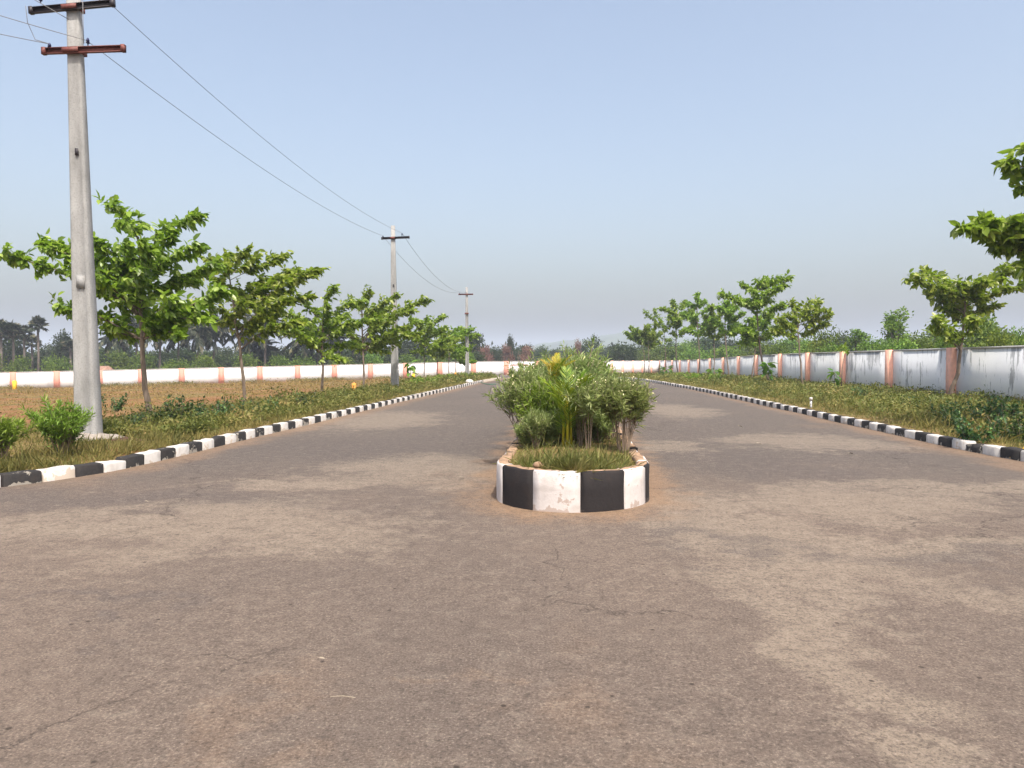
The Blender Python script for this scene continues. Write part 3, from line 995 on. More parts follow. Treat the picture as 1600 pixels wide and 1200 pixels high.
def avenue_tree(label, group, bx, d, basez, trunk_px, tips, seed, leafL=.215, dens=1.0, r0=.07, mat='leaf', wind=.75, depth_spread=1.1, extra=5, by=None, twig=.55, rich=True):
    """bx: pixel column of the foot; d: distance; trunk_px: pixels up the trunk; tips: pixels where limbs end"""
    rng = np.random.default_rng(seed)
    b = atd(bx, HOR, d); base = Vector((b.x, b.y, basez))
    root = tag(empty('avenue_tree', base), label, 'tree', group)
    tp = [base + Vector((0, 0, -.15)), base + Vector((0, 0, .3))] + [atd(x, y, d) for x, y in trunk_px]
    TP = smooth_path(tp, 14)
    TP[2:, :2] += rng.normal(size=(12, 2)) * .012
    rad = np.linspace(r0, r0 * .28, 14)
    g = Geo(); g.tube(TP - np.array(base), rad, 8)
    g.build('trunk', M['bark'], root, True)
    ztop = TP[-1, 2]; z0 = base.z
    tips3 = []
    for t_ in tips:
        dd = t_[2] if len(t_) > 2 else rng.uniform(-depth_spread, depth_spread)
        tips3.append(atd(t_[0], t_[1], d + dd))
    ctr = np.mean([tuple(t) for t in tips3], axis=0)
    for k in range(extra):      # limbs that come towards or go away from the viewer
        a = rng.choice([-1, 1]) * rng.uniform(.5, 1.0) * math.pi / 2
        rr = rng.uniform(.7, 1.5)
        tips3.append(Vector((ctr[0] + rng.normal() * .6, ctr[1] + math.sin(a) * rr, ctr[2] + rng.normal() * .45)))
    P_, D_ = [], []
    for t in tips3:
        t = np.array(t)
        hz = math.hypot(t[0] - TP[-1, 0], t[1] - TP[-1, 1])
        zs = min(max(t[2] - .35 * hz - rng.uniform(.05, .5), z0 + (ztop - z0) * .45), ztop - .02)
        ia = np.searchsorted(TP[:, 2], zs); ia = min(max(ia, 1), 13)
        f = (zs - TP[ia - 1, 2]) / max(TP[ia, 2] - TP[ia - 1, 2], 1e-6)
        s0 = TP[ia - 1] + (TP[ia] - TP[ia - 1]) * min(max(f, 0), 1)
        mid = s0 + (t - s0) * .5 + np.array([0, 0, .06 * hz + .02]) + rng.normal(size=3) * .06
        LP = smooth_path([s0, mid, t], 9)
        L = np.linalg.norm(np.diff(LP, axis=0), axis=1).sum()
        rb = min(rad[ia] * .62, .012 + .013 * L)
        g = Geo(); g.tube(LP - np.array(base), np.linspace(rb, .006, 9), 5)
        g.build('branch', M['bark'], root, True)
        # twigs
        ntw = max(9, int(L * 15 * dens))
        for q in range(ntw):
            u = .22 + .78 * (q + rng.random()) / ntw
            x = u * 8; i = min(int(x), 7); o = LP[i] + (LP[i + 1] - LP[i]) * (x - i)
            dl = norm(LP[min(i + 1, 8)] - LP[i])
            td = norm(dl * .55 + rng.normal(size=3) * np.array([.6, .6, .34]) + np.array([wind * .35, 0, .08]))
            tl = rng.uniform(.15, twig) * (1.1 - .45 * u)
            nl = int(rng.integers(6, 12))
            uu = (np.arange(nl) + rng.random(nl)) / nl
            pos = o + td * (uu * tl)[:, None]
            P_.append(pos)
            D_.append(norm(td * .45 + rng.normal(size=(nl, 3)) * .5 + np.array([wind * .9, -.1, -.30])))
    P_ = np.vstack(P_) - np.array(base); D_ = np.vstack(D_)
    n = len(P_)
    L = leafL * rng.uniform(.6, 1.12, n)
    g = Geo(); g.leaves(P_, D_, L, L * rng.uniform(.46, .6, n), rng, rich=rich, flat=.7)
    g.build('crown', M[mat], root, False)
    return root


GL, GR = 'young avenue trees on the left verge', 'young avenue trees along the grey wall'
T1 = avenue_tree('nearest left avenue tree, wide leafy crown behind the tall near pole', GL, 231, 16.4, .02, [(226, 600), (222, 540), (219, 480), (221, 420), (216, 370)],
    [(8, 398, -.2), (60, 380, .3), (110, 385, 0), (165, 318, .2), (190, 345, -.4), (305, 338, .1), (262, 365, -.3), (240, 395, .4), (150, 380), (330, 415), (345, 455), (318, 498, -.7), (300, 440), (95, 480, .2),
     (165, 515), (275, 522), (150, 450, .5), (270, 470, -.9), (185, 410), (310, 385), (130, 430), (245, 500, -.5), (200, 470)], 11, dens=1.15, r0=.075)
T2 = avenue_tree('second avenue tree from the near pole, long branch blown to the right', GL, 381, 21.2, .0, [(377, 560), (370, 510), (362, 460), (358, 430)],
    [(492, 422, 0), (470, 428, .3), (478, 462, 0), (440, 470), (440, 402), (398, 402), (350, 400), (322, 432), (312, 470), (425, 492), (345, 500), (405, 440), (375, 475), (330, 405), (455, 505, 0)], 12, dens=1.15, r0=.06, extra=5)
T3 = avenue_tree('third avenue tree from the near pole, drooping low leaves', GL, 502, 27.6, .05, [(504, 570), (503, 530), (506, 490), (508, 470)],
    [(430, 486), (442, 512), (425, 508), (520, 450), (560, 470), (478, 475), (590, 500), (552, 540), (470, 530), (532, 562), (505, 540), (545, 505), (510, 480), (450, 495)], 13, dens=1.15, r0=.06, extra=5)
T4 = avenue_tree('fourth avenue tree from the near pole, crown crossing the middle pole', GL, 569, 32.0, .05, [(568, 570), (566, 530), (566, 490), (568, 470)],
    [(545, 470), (575, 455), (620, 462), (664, 468), (640, 485), (600, 500), (640, 510), (540, 520), (620, 535), (580, 480), (560, 545), (600, 550), (655, 520)], 14, dens=1.15, r0=.06, extra=5)
lt = [(663, 46.0, 'fifth avenue tree from the near pole, just right of the middle pole', [(663, 545), (662, 515)], [(630, 520), (640, 500), (665, 497), (690, 495), (693, 515), (650, 530), (680, 540), (645, 548), (700, 530), (668, 520)]),
      (683, 50.5, 'slender avenue tree midway between the middle and farthest poles', [(683, 550), (682, 530)], [(660, 535), (675, 518), (700, 520), (705, 540), (690, 545), (668, 550), (715, 530)]),
      (701, 55.5, 'slender avenue tree just left of the farthest pole', [(701, 550), (700, 530)], [(690, 520), (715, 512), (725, 522), (700, 535), (715, 545), (690, 550), (728, 545)]),
      (712, 60.0, 'last avenue tree of the left row beside the farthest pole', [(712, 550), (713, 535)], [(700, 525), (722, 515), (742, 522), (735, 540), (715, 540), (740, 565), (705, 550), (728, 568)])]
for k, (x, d, lab, tr, tp) in enumerate(lt):
    avenue_tree(lab, GL, x, d, ground(-9, d), tr, tp, 20 + k, dens=1.4, r0=.05, extra=5, leafL=.25, rich=False)

avenue_tree('nearest right avenue tree, dark branches reaching in at the picture edge', GR, 1716, 13.6, .08, [(1712, 560), (1705, 450), (1690, 330), (1680, 240)],
    [(1503, 357, 0), (1525, 347, .2), (1560, 345, -.2), (1577, 250, .1), (1600, 228, 0), (1596, 290, .2), (1610, 425, 0), (1570, 385, .1), (1640, 300), (1590, 410, .3), (1700, 180), (1780, 260), (1830, 330), (1760, 400), (1660, 380), (1545, 370, .1), (1620, 360, -.2), (1580, 350, .2), (1660, 210)],
    31, dens=1.1, leafL=.235, r0=.07, extra=3, wind=.1, twig=.4)
avenue_tree('right avenue tree leaning over the nearest pilaster of the grey wall', GR, 1487, 25.5, .08, [(1497, 580), (1503, 530), (1508, 490), (1506, 465)],
    [(1424, 433, 0), (1448, 426), (1470, 465), (1500, 445), (1540, 440), (1574, 424, 0), (1590, 412, 0), (1460, 497), (1535, 465), (1550, 480), (1480, 450), (1520, 500), (1450, 455), (1478, 520), (1512, 460)], 32, dens=1.15, r0=.085, extra=3, wind=.25, leafL=.24)
avenue_tree('small right avenue tree with a sparse lopsided crown', GR, 1254, 38, .05, [(1250, 560), (1247, 520), (1247, 500)],
    [(1296, 492, 0), (1278, 470, 0), (1262, 478), (1228, 490), (1213, 500), (1284, 483), (1210, 516), (1240, 505), (1290, 505)], 33, dens=1.2, r0=.065, extra=1, wind=.3, leafL=.245, depth_spread=.6)
avenue_tree('tallest right avenue tree, crown in two tiers above the wall', GR, 1200, 42, .05, [(1190, 560), (1185, 520), (1183, 480), (1184, 445)],
    [(1233, 434, 0), (1215, 450), (1196, 438), (1160, 445), (1128, 460, 0), (1150, 470), (1200, 470), (1165, 522), (1152, 515), (1220, 505), (1145, 518), (1185, 440), (1215, 520), (1175, 455), (1225, 445, 0), (1160, 535)], 34, dens=1.3, r0=.08, extra=3, wind=.3, leafL=.255)
rt = [(1175, 51, 'leaning right avenue tree behind the tallest one', [(1179, 560), (1183, 520)], [(1160, 510), (1170, 500), (1195, 505), (1205, 520), (1180, 530), (1215, 515), (1165, 535)]),
      (1139, 58, 'right avenue tree with a dense dark crown left of the tallest one', [(1136, 560), (1133, 520), (1133, 495)], [(1122, 480), (1135, 472), (1150, 480), (1160, 490), (1155, 510), (1125, 515), (1140, 520), (1112, 500), (1145, 495)]),
      (1116, 63, 'right avenue tree, narrow crown above a straight trunk', [(1116, 560), (1116, 510)], [(1100, 495), (1110, 480), (1128, 485), (1122, 505), (1105, 515), (1130, 520)]),
      (1092, 66, 'right avenue tree with a pointed upright top shoot', [(1093, 560), (1090, 510), (1089, 480)], [(1089, 461, 0), (1075, 475), (1100, 472), (1112, 480), (1065, 490), (1080, 500), (1105, 500), (1070, 515), (1095, 515), (1115, 505)]),
      (1060, 70, 'right avenue tree, broad crown left of the pointed one', [(1056, 560), (1057, 520), (1060, 490)], [(1033, 482), (1050, 472), (1070, 472), (1080, 485), (1045, 495), (1062, 500), (1075, 515), (1050, 520), (1085, 510)]),
      (1040, 74, 'thin twiggy right avenue tree with few leaves', [(1040, 560), (1038, 520)], [(1006, 487), (1022, 483), (1030, 500), (1040, 515), (1050, 505), (1028, 525), (1045, 530)]),
      (1014, 78, 'right avenue tree near the far corner with a round crown', [(1014, 560), (1013, 535)], [(1000, 520), (1012, 508), (1025, 505), (1032, 520), (1020, 530), (1008, 535), (1030, 535)]),
      (1007, 82, 'last right avenue tree, low crown at the far corner', [(1007, 560), (1004, 540)], [(978, 520), (985, 512), (995, 515), (1005, 525), (985, 528), (1000, 535), (1010, 515)])]
for k, (x, d, lab, tr, tp) in enumerate(rt):
    avenue_tree(lab, GR, x, d, ground(8, d) + .08, tr, tp, 50 + k, dens=.6 if 'twiggy' in lab else 1.9, r0=.075, extra=1 if 'twiggy' in lab else 3, wind=.3, leafL=.28, rich=False)


# saplings
def sapling(label, bx, d, topy, seed, leafL=.2, mat='leafbright', n=16, w=.35, z0=None):
    rng = np.random.default_rng(seed)
    b = atd(bx, HOR, d); z = ground(b.x, b.y) + .08 if z0 is None else z0
    root = tag(empty('sapling', (b.x, b.y, z)), label, 'sapling', 'young saplings in the verges')
    h = atd(bx, topy, d).z - z
    g = Geo(); g.tube([(0, 0, -.1), (.02, 0, h * .4), (-.01, .01, h * .95)], [.018, .013, .006], 6); g.build('stem', M['twig'], root, True)
    me = []
    for k in range(3):
        g = Geo()
        g.leaves([(0, 0, 0)], [(1, 0, -.1)], [leafL * (1 + .2 * k)], [leafL * .62], rng, rich=True, flat=.2, rnd=[rng.random()])
        me.append(g.mesh('leaf', M[mat]))
    for k in range(n):
        o = link('leaf', me[k % 3], root)
        u = rng.uniform(.3, 1)
        a = k * 2.4 + rng.normal() * .3
        o.location = (.06 * math.cos(a) * w / .35, .06 * math.sin(a) * w / .35, h * u)
        s = rng.uniform(.8, 1.5)
        o.scale = (s, s, s)
        o.rotation_euler = (rng.normal() * .5, rng.uniform(-.7, .9), a)
    return root


sapling('leafy bright sapling at the foot of the tallest right tree', 1200, 41.0, 566, 1, .34, n=26)
sapling('small sapling before the grey wall beside a leaning thin stem', 1304, 33, 578, 2, .26, n=16)
sapling('lone sapling left of the second pilaster gap in front of the white wall', 641, 43, 566, 3, .30, n=16)
sapling('bright broad leaved shrub at the foot of the pointed right tree', 1117, 57, 577, 4, .26, n=44, w=1.6)
sapling('broad leaved shrub by the wall near the far right corner', 1040, 68, 572, 5, .28, n=44, w=1.8)
# leaning thin stem
b = atd(1315, HOR, 32.5)
root = tag(empty('thin_stem', (b.x, b.y, .05)), 'bare thin stem leaning to the right against the wall pilaster', 'stem')
g = Geo(); t_ = atd(1321, 545, 32.7) - Vector((b.x, b.y, .05)); g.tube([(0, 0, -.1), (.03, 0, 1), tuple(t_)], [.03, .02, .01], 6); g.build('stem', M['bark'], root, True)
rng = np.random.default_rng(5)
g = Geo(); P_ = np.array(t_) + rng.normal(size=(14, 3)) * .12; g.leaves(P_, rng.normal(size=(14, 3)) + [.3, 0, 0], .24, .13, rng, True); g.build('leaf_tuft', M['leaf'], root)


# ------------------------------------------------------------------ oleanders
def oleander_parts(seed, h, w, stems=11, leaf=.115, mat='oleander', flowers=16, bare=.38, tight=1.0):
    rng = np.random.default_rng(seed)
    gs, gl, gf = Geo(), Geo(), Geo()
    P_, D_, T_ = [], [], []
    for k in range(stems):
        a = k * 2.39996 + rng.normal() * .4
        rr = w * .5 * math.sqrt(rng.uniform(.03, 1.0))
        top = np.array([math.cos(a) * rr, math.sin(a) * rr, h * rng.uniform(.82, 1.03) * (1 - .18 * (rr / (w * .5)) ** 2)])
        bs = np.array([math.cos(a) * .05 * tight, math.sin(a) * .05 * tight, -.06])
        mid = bs * .5 + top * .5 + np.array([-math.cos(a) * rr * .16, -math.sin(a) * rr * .16, .02])
        LP = smooth_path([bs, mid, top], 9)
        gs.tube(LP, np.linspace(.0075, .0025, 9), 5)
        for j in range(4):
            u0 = rng.uniform(bare, .75)
            i = int(u0 * 8); o = LP[i]
            e = o + np.array([rng.normal() * .10, rng.normal() * .10, (top[2] - o[2]) * rng.uniform(.5, 1.0)]) * (w / .7)
            gs.tube([o, (o + e) / 2 + rng.normal(size=3) * .01, e], [.005, .004, .002], 4)
            br = [(o, e)] if j else [(o, e), (LP[max(i - 1, 0)], top)]
            for (s0, e0) in br:
                dd = norm(e0 - s0); n = 44
                u = rng.uniform(.15, 1.0, n) ** .8
                P_.append(s0 + (e0 - s0) * u[:, None])
                D_.append(norm(dd * .75 + rng.normal(size=(n, 3)) * .62 + np.array([0, 0, .10])))
                T_.append(np.clip(rng.normal(.42, .2, n) + .25 * (u - .5) , 0, 1))
        if rng.random() < flowers / 26:
            q = top + rng.normal(size=(6, 3)) * .03 + np.array([0, 0, .02])
            gf.leaves(q, rng.normal(size=(6, 3)) + [0, 0, .8], .024, .013, rng)
    P_ = np.vstack(P_); D_ = np.vstack(D_); T_ = np.concatenate(T_)
    n = len(P_)
    gl.leaves(P_, D_, leaf * rng.uniform(.6, 1.15, n), leaf * .15, rng, flat=.6, rnd=T_)
    out = [('stems', gs.mesh('stems', M['twig'], True)), ('foliage', gl.mesh('foliage', M[mat]))]
    if gf.V: out.append(('flowers', gf.mesh('flowers', M['flower'])))
    return out


def put_bush(name, parts, loc, rz, scale, label, cat, group=None):
    r = tag(empty(name, loc, rz, scale), label, cat, group)
    for nm, me in parts:
        o_ = link(nm, me, r)
        if nm == 'flowers': o_['kind'] = 'stuff'
    return r


OV = [oleander_parts(100 + k, .95, .95, stems=16, flowers=14, bare=.28) for k in range(5)]
OVB = [oleander_parts(120 + k, .95, .95, stems=16, flowers=10, mat='oleanderb', bare=.25) for k in range(2)]
OTHIN = oleander_parts(140, .86, .72, stems=20, bare=.48, tight=1.0)
OLEAN = oleander_parts(141, .84, 1.0, stems=20, bare=.42)
OPOLE = oleander_parts(142, .86, .50, stems=5, bare=.5, tight=.4)
GM = 'oleander bushes planted in the median'
SZ = MEDH
put_bush('oleander_bush', OTHIN, (.60, 8.75, SZ - .01), .5, 1.0, 'front right oleander bush on many bare upright stems', 'bush', GM)
put_bush('oleander_bush', OLEAN, (-.62, 9.75, SZ - .01), 2.0, 1.0, 'front left oleander bush leaning out over the road', 'bush', GM)
put_bush('oleander_bush', OPOLE, (.20, 8.75, SZ - .01), 1.0, 1.0, 'thin oleander on two bare stems just right of the golden palm', 'bush', GM)
put_bush('oleander_bush', OPOLE, (.10, 9.1, SZ), 3.0, (1, 1, .95), 'thin oleander close behind the two stemmed one', 'bush', GM)
put_bush('oleander_bush', OVB[0], (-.32, 9.4, SZ - .10), 4.0, .86, 'low bright green oleander left of the golden palm', 'bush', GM)
put_bush('oleander_bush', OTHIN, (.52, 10.2, SZ), 4.4, .95, 'second oleander along the right edge of the median', 'bush', GM)
put_bush('oleander_bush', OV[1], (-.42, 8.9, SZ - .02), 1.2, .45, 'small young oleander at the left front of the median', 'bush', GM)
put_bush('oleander_bush', OV[0], (.05, 10.4, SZ), 5.2, 1.14, 'oleander directly behind the golden palm', 'bush', GM)
OLOW = oleander_parts(143, .5, .6, stems=12, bare=.12, flowers=3)
for (x_, y_, s_, r_, lb) in [(-.30, 9.2, 1.0, .4, 'low leafy oleander shoot before the bright green bush'), (.05, 9.45, .95, 2.0, 'low leafy oleander shoot right behind the golden palm foot'), (.36, 9.6, .9, 3.2, 'low leafy oleander shoot among the right hand stems'), (-.55, 9.1, .6, 5., 'smallest oleander shoot at the left rim of the median')]:
    put_bush('oleander_bush', OLOW, (x_, y_, SZ - .02), r_, s_, lb, 'bush', GM)
put_bush('oleander_bush', OV[3], (-.35, 10.6, SZ - .02), 0.7, .98, 'oleander behind the low bright green one on the left', 'bush', GM)
put_bush('oleander_bush', OV[4], (-.12, 9.9, SZ - .1), 2.7, .85, 'grey green oleander between the golden palm and the left bushes', 'bush', GM)
put_bush('oleander_bush', OV[2], (.25, 9.7, SZ - .02), 3.9, .9, 'grey green oleander between the thin stems and the right edge', 'bush', GM)
y = 11.2; k = 0
rng = np.random.default_rng(9)
while y < MEDEND - .8:
    for s in (-1, 1):
        v = OVB[k % 2] if rng.random() < .4 else OV[int(rng.integers(0, 5))]
        yy = y + rng.uniform(-.25, .25) + (.4 if s > 0 else 0)
        put_bush('oleander_bush', v, (s * rng.uniform(.22, .48), yy, ground(0, yy) + MEDH - .02), rng.uniform(0, 6.3), rng.uniform(.88, 1.08),
                 'oleander bush in the packed rows of the median behind the front bushes', 'bush', GM)
        k += 1
    y += rng.uniform(.85, 1.1)


# golden palm in the planter: fronds as parts
def frond_mesh(L, n, leafl, w, mat, rng, arch=.5, name='frond', lift=.6, rw=.008, droop=.3):
    g = Geo()
    u = np.linspace(0, 1, 9)
    R = np.stack([L * u * (1 - .12 * u), np.zeros(9), L * (lift * u - arch * u * u)], 1)
    g.tube(R, np.linspace(rw, rw * .25, 9), 4, rnd=.6)
    uu = np.repeat(np.linspace(.14, 1, n), 2); sg = np.tile([1, -1], n)
    P_ = np.stack([np.interp(uu, u, R[:, i]) for i in range(3)], 1)
    D_ = np.stack([.55 + .5 * uu, sg * (1.05 - .55 * uu), -droop + rng.normal(size=2 * n) * .15], 1)
    g.leaves(P_, D_, leafl * np.sin(np.pi * (.12 + .82 * uu)) ** .6 * rng.uniform(.85, 1.1, 2 * n), w, rng, flat=.25)
    return g.mesh(name, mat)


def palm_thing(name, label, cat, loc, fronds, n, seed, zspread, elev=(.5, 1.2), scale=1.0, stem=None, group=None):
    rng = np.random.default_rng(seed)
    root = tag(empty(name, loc), label, cat, group)
    if stem is not None: link(stem[0], stem[1], root)
    for k in range(n):
        o = link('frond', fronds[k % len(fronds)], root)
        a = k * 2.39996 + rng.normal() * .25
        e = rng.uniform(*elev)
        o.location = (math.cos(a) * .03, math.sin(a) * .03, rng.uniform(*zspread))
        o.rotation_euler = (rng.normal() * .2, -e, a)
        s = scale * rng.uniform(.8, 1.1)
        o.scale = (s, s, s)
    return root


rng = np.random.default_rng(77)
fr = [frond_mesh(.60, 15, .21, .020, M['areca'], rng, .35, lift=.25, droop=.1), frond_mesh(.5, 14, .19, .020, M['areca'], rng, .45, lift=.25, droop=.1)]
fry = [frond_mesh(.50, 14, .17, .024, M['arecay'], rng, .35, lift=.2, droop=.1), fr[0]]
g = Geo()
for k in range(4): g.tube([(math.cos(k * 1.6) * .05, math.sin(k * 1.6) * .05, -.05), (math.cos(k * 1.6) * .04, math.sin(k * 1.6) * .04, .3), (math.cos(k) * .02, math.sin(k) * .02, .62)], [.022, .018, .010], 6)
stm = g.mesh('stems', M['arecay'], True)
pp = atd(883, HOR, 8.9)
palm_thing('areca_palm', 'golden green areca palm standing amid the median bushes', 'palm', (-.05, 8.95, SZ), [fr[0], fr[1], fr[0]], 14, 3, (.02, .5), (.95, 1.45), .95, ('stems', stm))
palm_thing('areca_palm', 'yellow topped areca palm rising behind the front palm', 'palm', (-.20, 9.9, SZ), [fry[0], fry[0], fr[1]], 12, 4, (.62, .85), (.8, 1.5), .66, ('stems', stm))
rng = np.random.default_rng(78)
frr = [frond_mesh(1.1, 18, .30, .022, M['redleaf'], rng, .62, lift=.7), frond_mesh(1.0, 18, .28, .022, M['redleaf'], rng, .8, lift=.8)]
g = Geo(); g.tube([(0, 0, -.1), (0, 0, .5), (0, 0, .8)], [.05, .04, .03], 6); stem2 = g.mesh('stem', M['twig'], True)
palm_thing('red_palm', 'red leaved ornamental palm arching out from behind the median bushes', 'palm', (-.38, 13.6, SZ), frr, 8, 5, (.55, .72), (.15, .55), .72, ('stem', stem2))


# ------------------------------------------------------------------ verge shrubs and weeds
OL1 = oleander_parts(160, .72, .95, stems=18, mat='oleanderb', flowers=2, bare=.3, leaf=.11)
OL2 = oleander_parts(161, .62, .7, stems=13, mat='oleanderb', flowers=0, bare=.35, leaf=.11)
GS = 'bushes planted at the start of the left verge'
b = onz(97, 712, .1); put_bush('verge_bush', OL1, (b.x, b.y, .08), .3, 1.0, 'bright green bush in front of the near power pole', 'bush', GS)
b = onz(8, 722, .1); put_bush('verge_bush', OL2, (b.x - .05, b.y, .08), 1.3, 1.0, 'smaller green bush cut by the left edge of the picture', 'bush', GS)


def weed_mesh(seed, h, w, n, leaf, mat, stems=10):
    rng = np.random.default_rng(seed)
    gs, gl = Geo(), Geo()
    P_, D_ = [], []
    for k in range(stems):
        a = rng.uniform(0, 6.28); rr = w * .5 * math.sqrt(rng.random())
        top = np.array([math.cos(a) * rr + .08, math.sin(a) * rr, h * rng.uniform(.5, 1.05)])
        bs = np.array([math.cos(a) * rr * .4, math.sin(a) * rr * .4, -.05])
        gs.tube([bs, (bs + top) / 2 + rng.normal(size=3) * .02, top], [.007, .005, .002], 4)
        u = rng.uniform(.25, 1, n)
        P_.append(bs + (top - bs) * u[:, None] + rng.normal(size=(n, 3)) * .03)
        D_.append(norm(rng.normal(size=(n, 3)) + np.array([.4, 0, .1])))
    P_ = np.vstack(P_); D_ = np.vstack(D_)
    gl.leaves(P_, D_, leaf * rng.uniform(.6, 1.2, len(P_)), leaf * .5, rng)
    return [('stems', gs.mesh('stems', M['twig'], True)), ('foliage', gl.mesh('foliage', M[mat]))]


WB = [weed_mesh(200 + k, .55, .9, 26, .10, 'weedd', 16) for k in range(4)]
HB = [weed_mesh(220 + k, .50, 1.2, 40, .11, 'hedge', 18) for k in range(2)]
lw = [(250, 662, .85, 'dark weed bush just right of the nearest left tree trunk'), (292, 660, 1.1, 'tall dark weed bush with blown shoots near the nearest left tree'), (330, 662, .9, 'dark weed bush in the left verge, third from the nearest tree'),
      (375, 655, .9, 'dark weed bush below the second left avenue tree'), (420, 650, .85, 'dark weed bush in the left verge past the second avenue tree'), (205, 672, .7, 'low weed bush between the near pole and nearest tree'),
      (470, 640, .9, 'weed bush in the left verge before the third avenue tree'), (175, 640, .8, 'small blown weed at the right flank of the near pole')]
for k, (x, y, s, lab) in enumerate(lw):
    b = onz(x, y, .1)
    put_bush('weed_bush', WB[k % 4], (b.x, b.y, .06), k * 1.1, s, lab, 'weed', 'dark weed bushes in the verges')
rw = [(1578, 662, 1.1, 'dark weed bush by the grey wall at the right edge'), (1545, 660, 1.05, 'feathery dark weed bush second from the right edge'), (1505, 668, .8, 'dark weed bush below the tree by the pilaster'),
      (1420, 640, .7, 'thin weed bush below the wall between the two nearest pilasters'), (1345, 622, .8, 'upright weed shoot below the third pilaster bay'), (1590, 690, .9, 'low dark weed near the kerb at the right edge'),
      (1530, 690, .9, 'low dark weed behind the kerb left of the yellow scrap'), (1475, 655, .8, 'weed bush left of the nearest pilaster')]
for k, (x, y, s, lab) in enumerate(rw):
    b = onz(x, y, .1)
    put_bush('weed_bush', WB[(k + 1) % 4], (b.x, b.y, .06), k * 1.7, s, lab, 'weed', 'dark weed bushes in the verges')
for k in range(13):
    d = 37 + k * 2.1; xx = -7.9 + .5 * math.sin(k * 2.1)
    put_bush('hedge_shrub', HB[k % 2], (xx, d, ground(xx, d) + .05), k * 1.3, 1.0 + .1 * math.sin(k * 3), 'low lime green shrub in the hedge row past the middle pole', 'shrub', 'lime green hedge shrubs on the far left verge')
for k in range(8):
    d = 46 + k * 2.4; xx = 8.6 + .6 * math.sin(k * 2.1)
    put_bush('hedge_shrub', HB[k % 2], (xx, d, ground(xx, d) + .05), k * 1.9, 1.0 + .12 * math.sin(k * 3), 'low lime green shrub in the far right verge', 'shrub', 'lime green shrubs on the far right verge')


def scatter(n, f, xr_, yr_, seed, ypow=1.8):
    rng = np.random.default_rng(seed)
    y0, y1 = yr_
    y = y0 + (y1 - y0) * rng.random(n) ** ypow
    x = np.array([xr_(v, rng) for v in y])
    z = np.array([f(a, b) for a, b in zip(x, y)])
    return np.stack([x, y, z], 1), rng


def grass_mass(name, label, P, rng, blades, hmin, hmax, w, mat, spread_=.05, lean=.5, far=0.0, tall=.08):
    n = len(P)
    Q = np.repeat(P, blades, 0) + np.concatenate([rng.normal(size=(n * blades, 2)) * spread_, np.zeros((n * blades, 1))], 1)
    Q[:, 2] -= .02
    D = rng.normal(size=(n * blades, 3)) * lean + np.array([.12, 0, 1.])
    D[:, 2] = np.abs(D[:, 2])
    sc_ = 1 + far * np.maximum(0, Q[:, 1] - 12)
    L = hmin + (hmax - hmin) * rng.random(n * blades) ** 1.6
    L = np.where(rng.random(n * blades) < tall, L + hmax * rng.uniform(.2, .9, n * blades), L)
    L *= np.repeat(.45 + .9 * (np.sin(P[:, 0] * 2.3 + 1.7 * np.sin(P[:, 1] * 1.1)) * np.sin(P[:, 1] * 1.9 + P[:, 0] * .7) * .5 + .5), blades)
    tuft = np.repeat(rng.random(n), blades)
    g = Geo(); g.leaves(Q, D, L, w * sc_, rng, flat=1.0, rnd=np.clip(tuft * .7 + rng.random(n * blades) * .3, 0, 1))
    return tag(g.build(name, M[mat]), label, 'grass', kind='stuff')


def leaf_mass(name, label, P, rng, k, h, leaf, mat, spread_=.12, far=0.0, cat='weeds', hf=None):
    n = len(P)
    hh = h * rng.uniform(.25, 1.0, n) * (hf(P) if hf else 1)
    Q = np.repeat(P, k, 0) + np.concatenate([rng.normal(size=(n * k, 2)) * spread_, np.zeros((n * k, 1))], 1)
    Q[:, 2] += np.repeat(hh, k) * rng.random(n * k)
    D = rng.normal(size=(n * k, 3)) + np.array([.3, 0, .35])
    sc_ = 1 + far * np.maximum(0, Q[:, 1] - 12)
    L = leaf * rng.uniform(.5, 1.2, n * k) * sc_
    g = Geo(); g.leaves(Q, D, L, L * .5, rng, flat=.8, rnd=np.clip(np.repeat(rng.random(n), k) * .7 + .3 * rng.random(n * k), 0, 1))
    return tag(g.build(name, M[mat]), label, cat, kind='stuff')


def lz(x, y):
    x0 = lx(y) - .1
    return vz(x, y, (x0 - x) / (x0 + 12.2))


def rz_(x, y):
    return vz(x, y, .3)


P, rg = scatter(9000, lz, lambda y, r: lx(y) - .22 - 4.6 * r.random() ** 1.3, (7.2, 66), 1, 2.3)
grass_mass('verge_grass', 'dry yellow green grass on the left verge', P, rg, 6, .06, .20, .010, 'vgrass', .06, .55, .05)
P, rg = scatter(13000, rz_, lambda y, r: (rx(y) if y < 70 else -1.5) + .22 + (13.3 - (rx(y) if y < 70 else -1.5)) * r.random(), (9.3, 88), 2, 1.7)
grass_mass('verge_grass', 'dry yellow green grass on the right verge', P, rg, 6, .07, .24, .011, 'vgrass', .06, .55, .05)
nz = lambda P: .18 + .82 * (np.sin(P[:, 0] * 1.7 + 2 * np.sin(P[:, 1] * .6)) * np.sin(P[:, 1] * .9 + P[:, 0]) * .5 + .5)
P, rg = scatter(5200, lz, lambda y, r: min(lx(y) - .7, -7.55 + .75 * r.normal()), (12.6, 66), 3, 1.9)
leaf_mass('verge_weeds', 'olive leafy weeds growing along the left verge', P, rg, 9, .55, .075, 'weed', .13, .03, hf=nz)
P, rg = scatter(9500, rz_, lambda y, r: (rx(y) if y < 69 else 0) + .9 + (12.9 - (rx(y) if y < 69 else 0)) * r.random() ** .8, (9.8, 86), 4, 1.6)
leaf_mass('verge_weeds', 'olive leafy weeds in the right verge below the grey wall', P, rg, 9, .46, .075, 'weed', .13, .03, hf=nz)
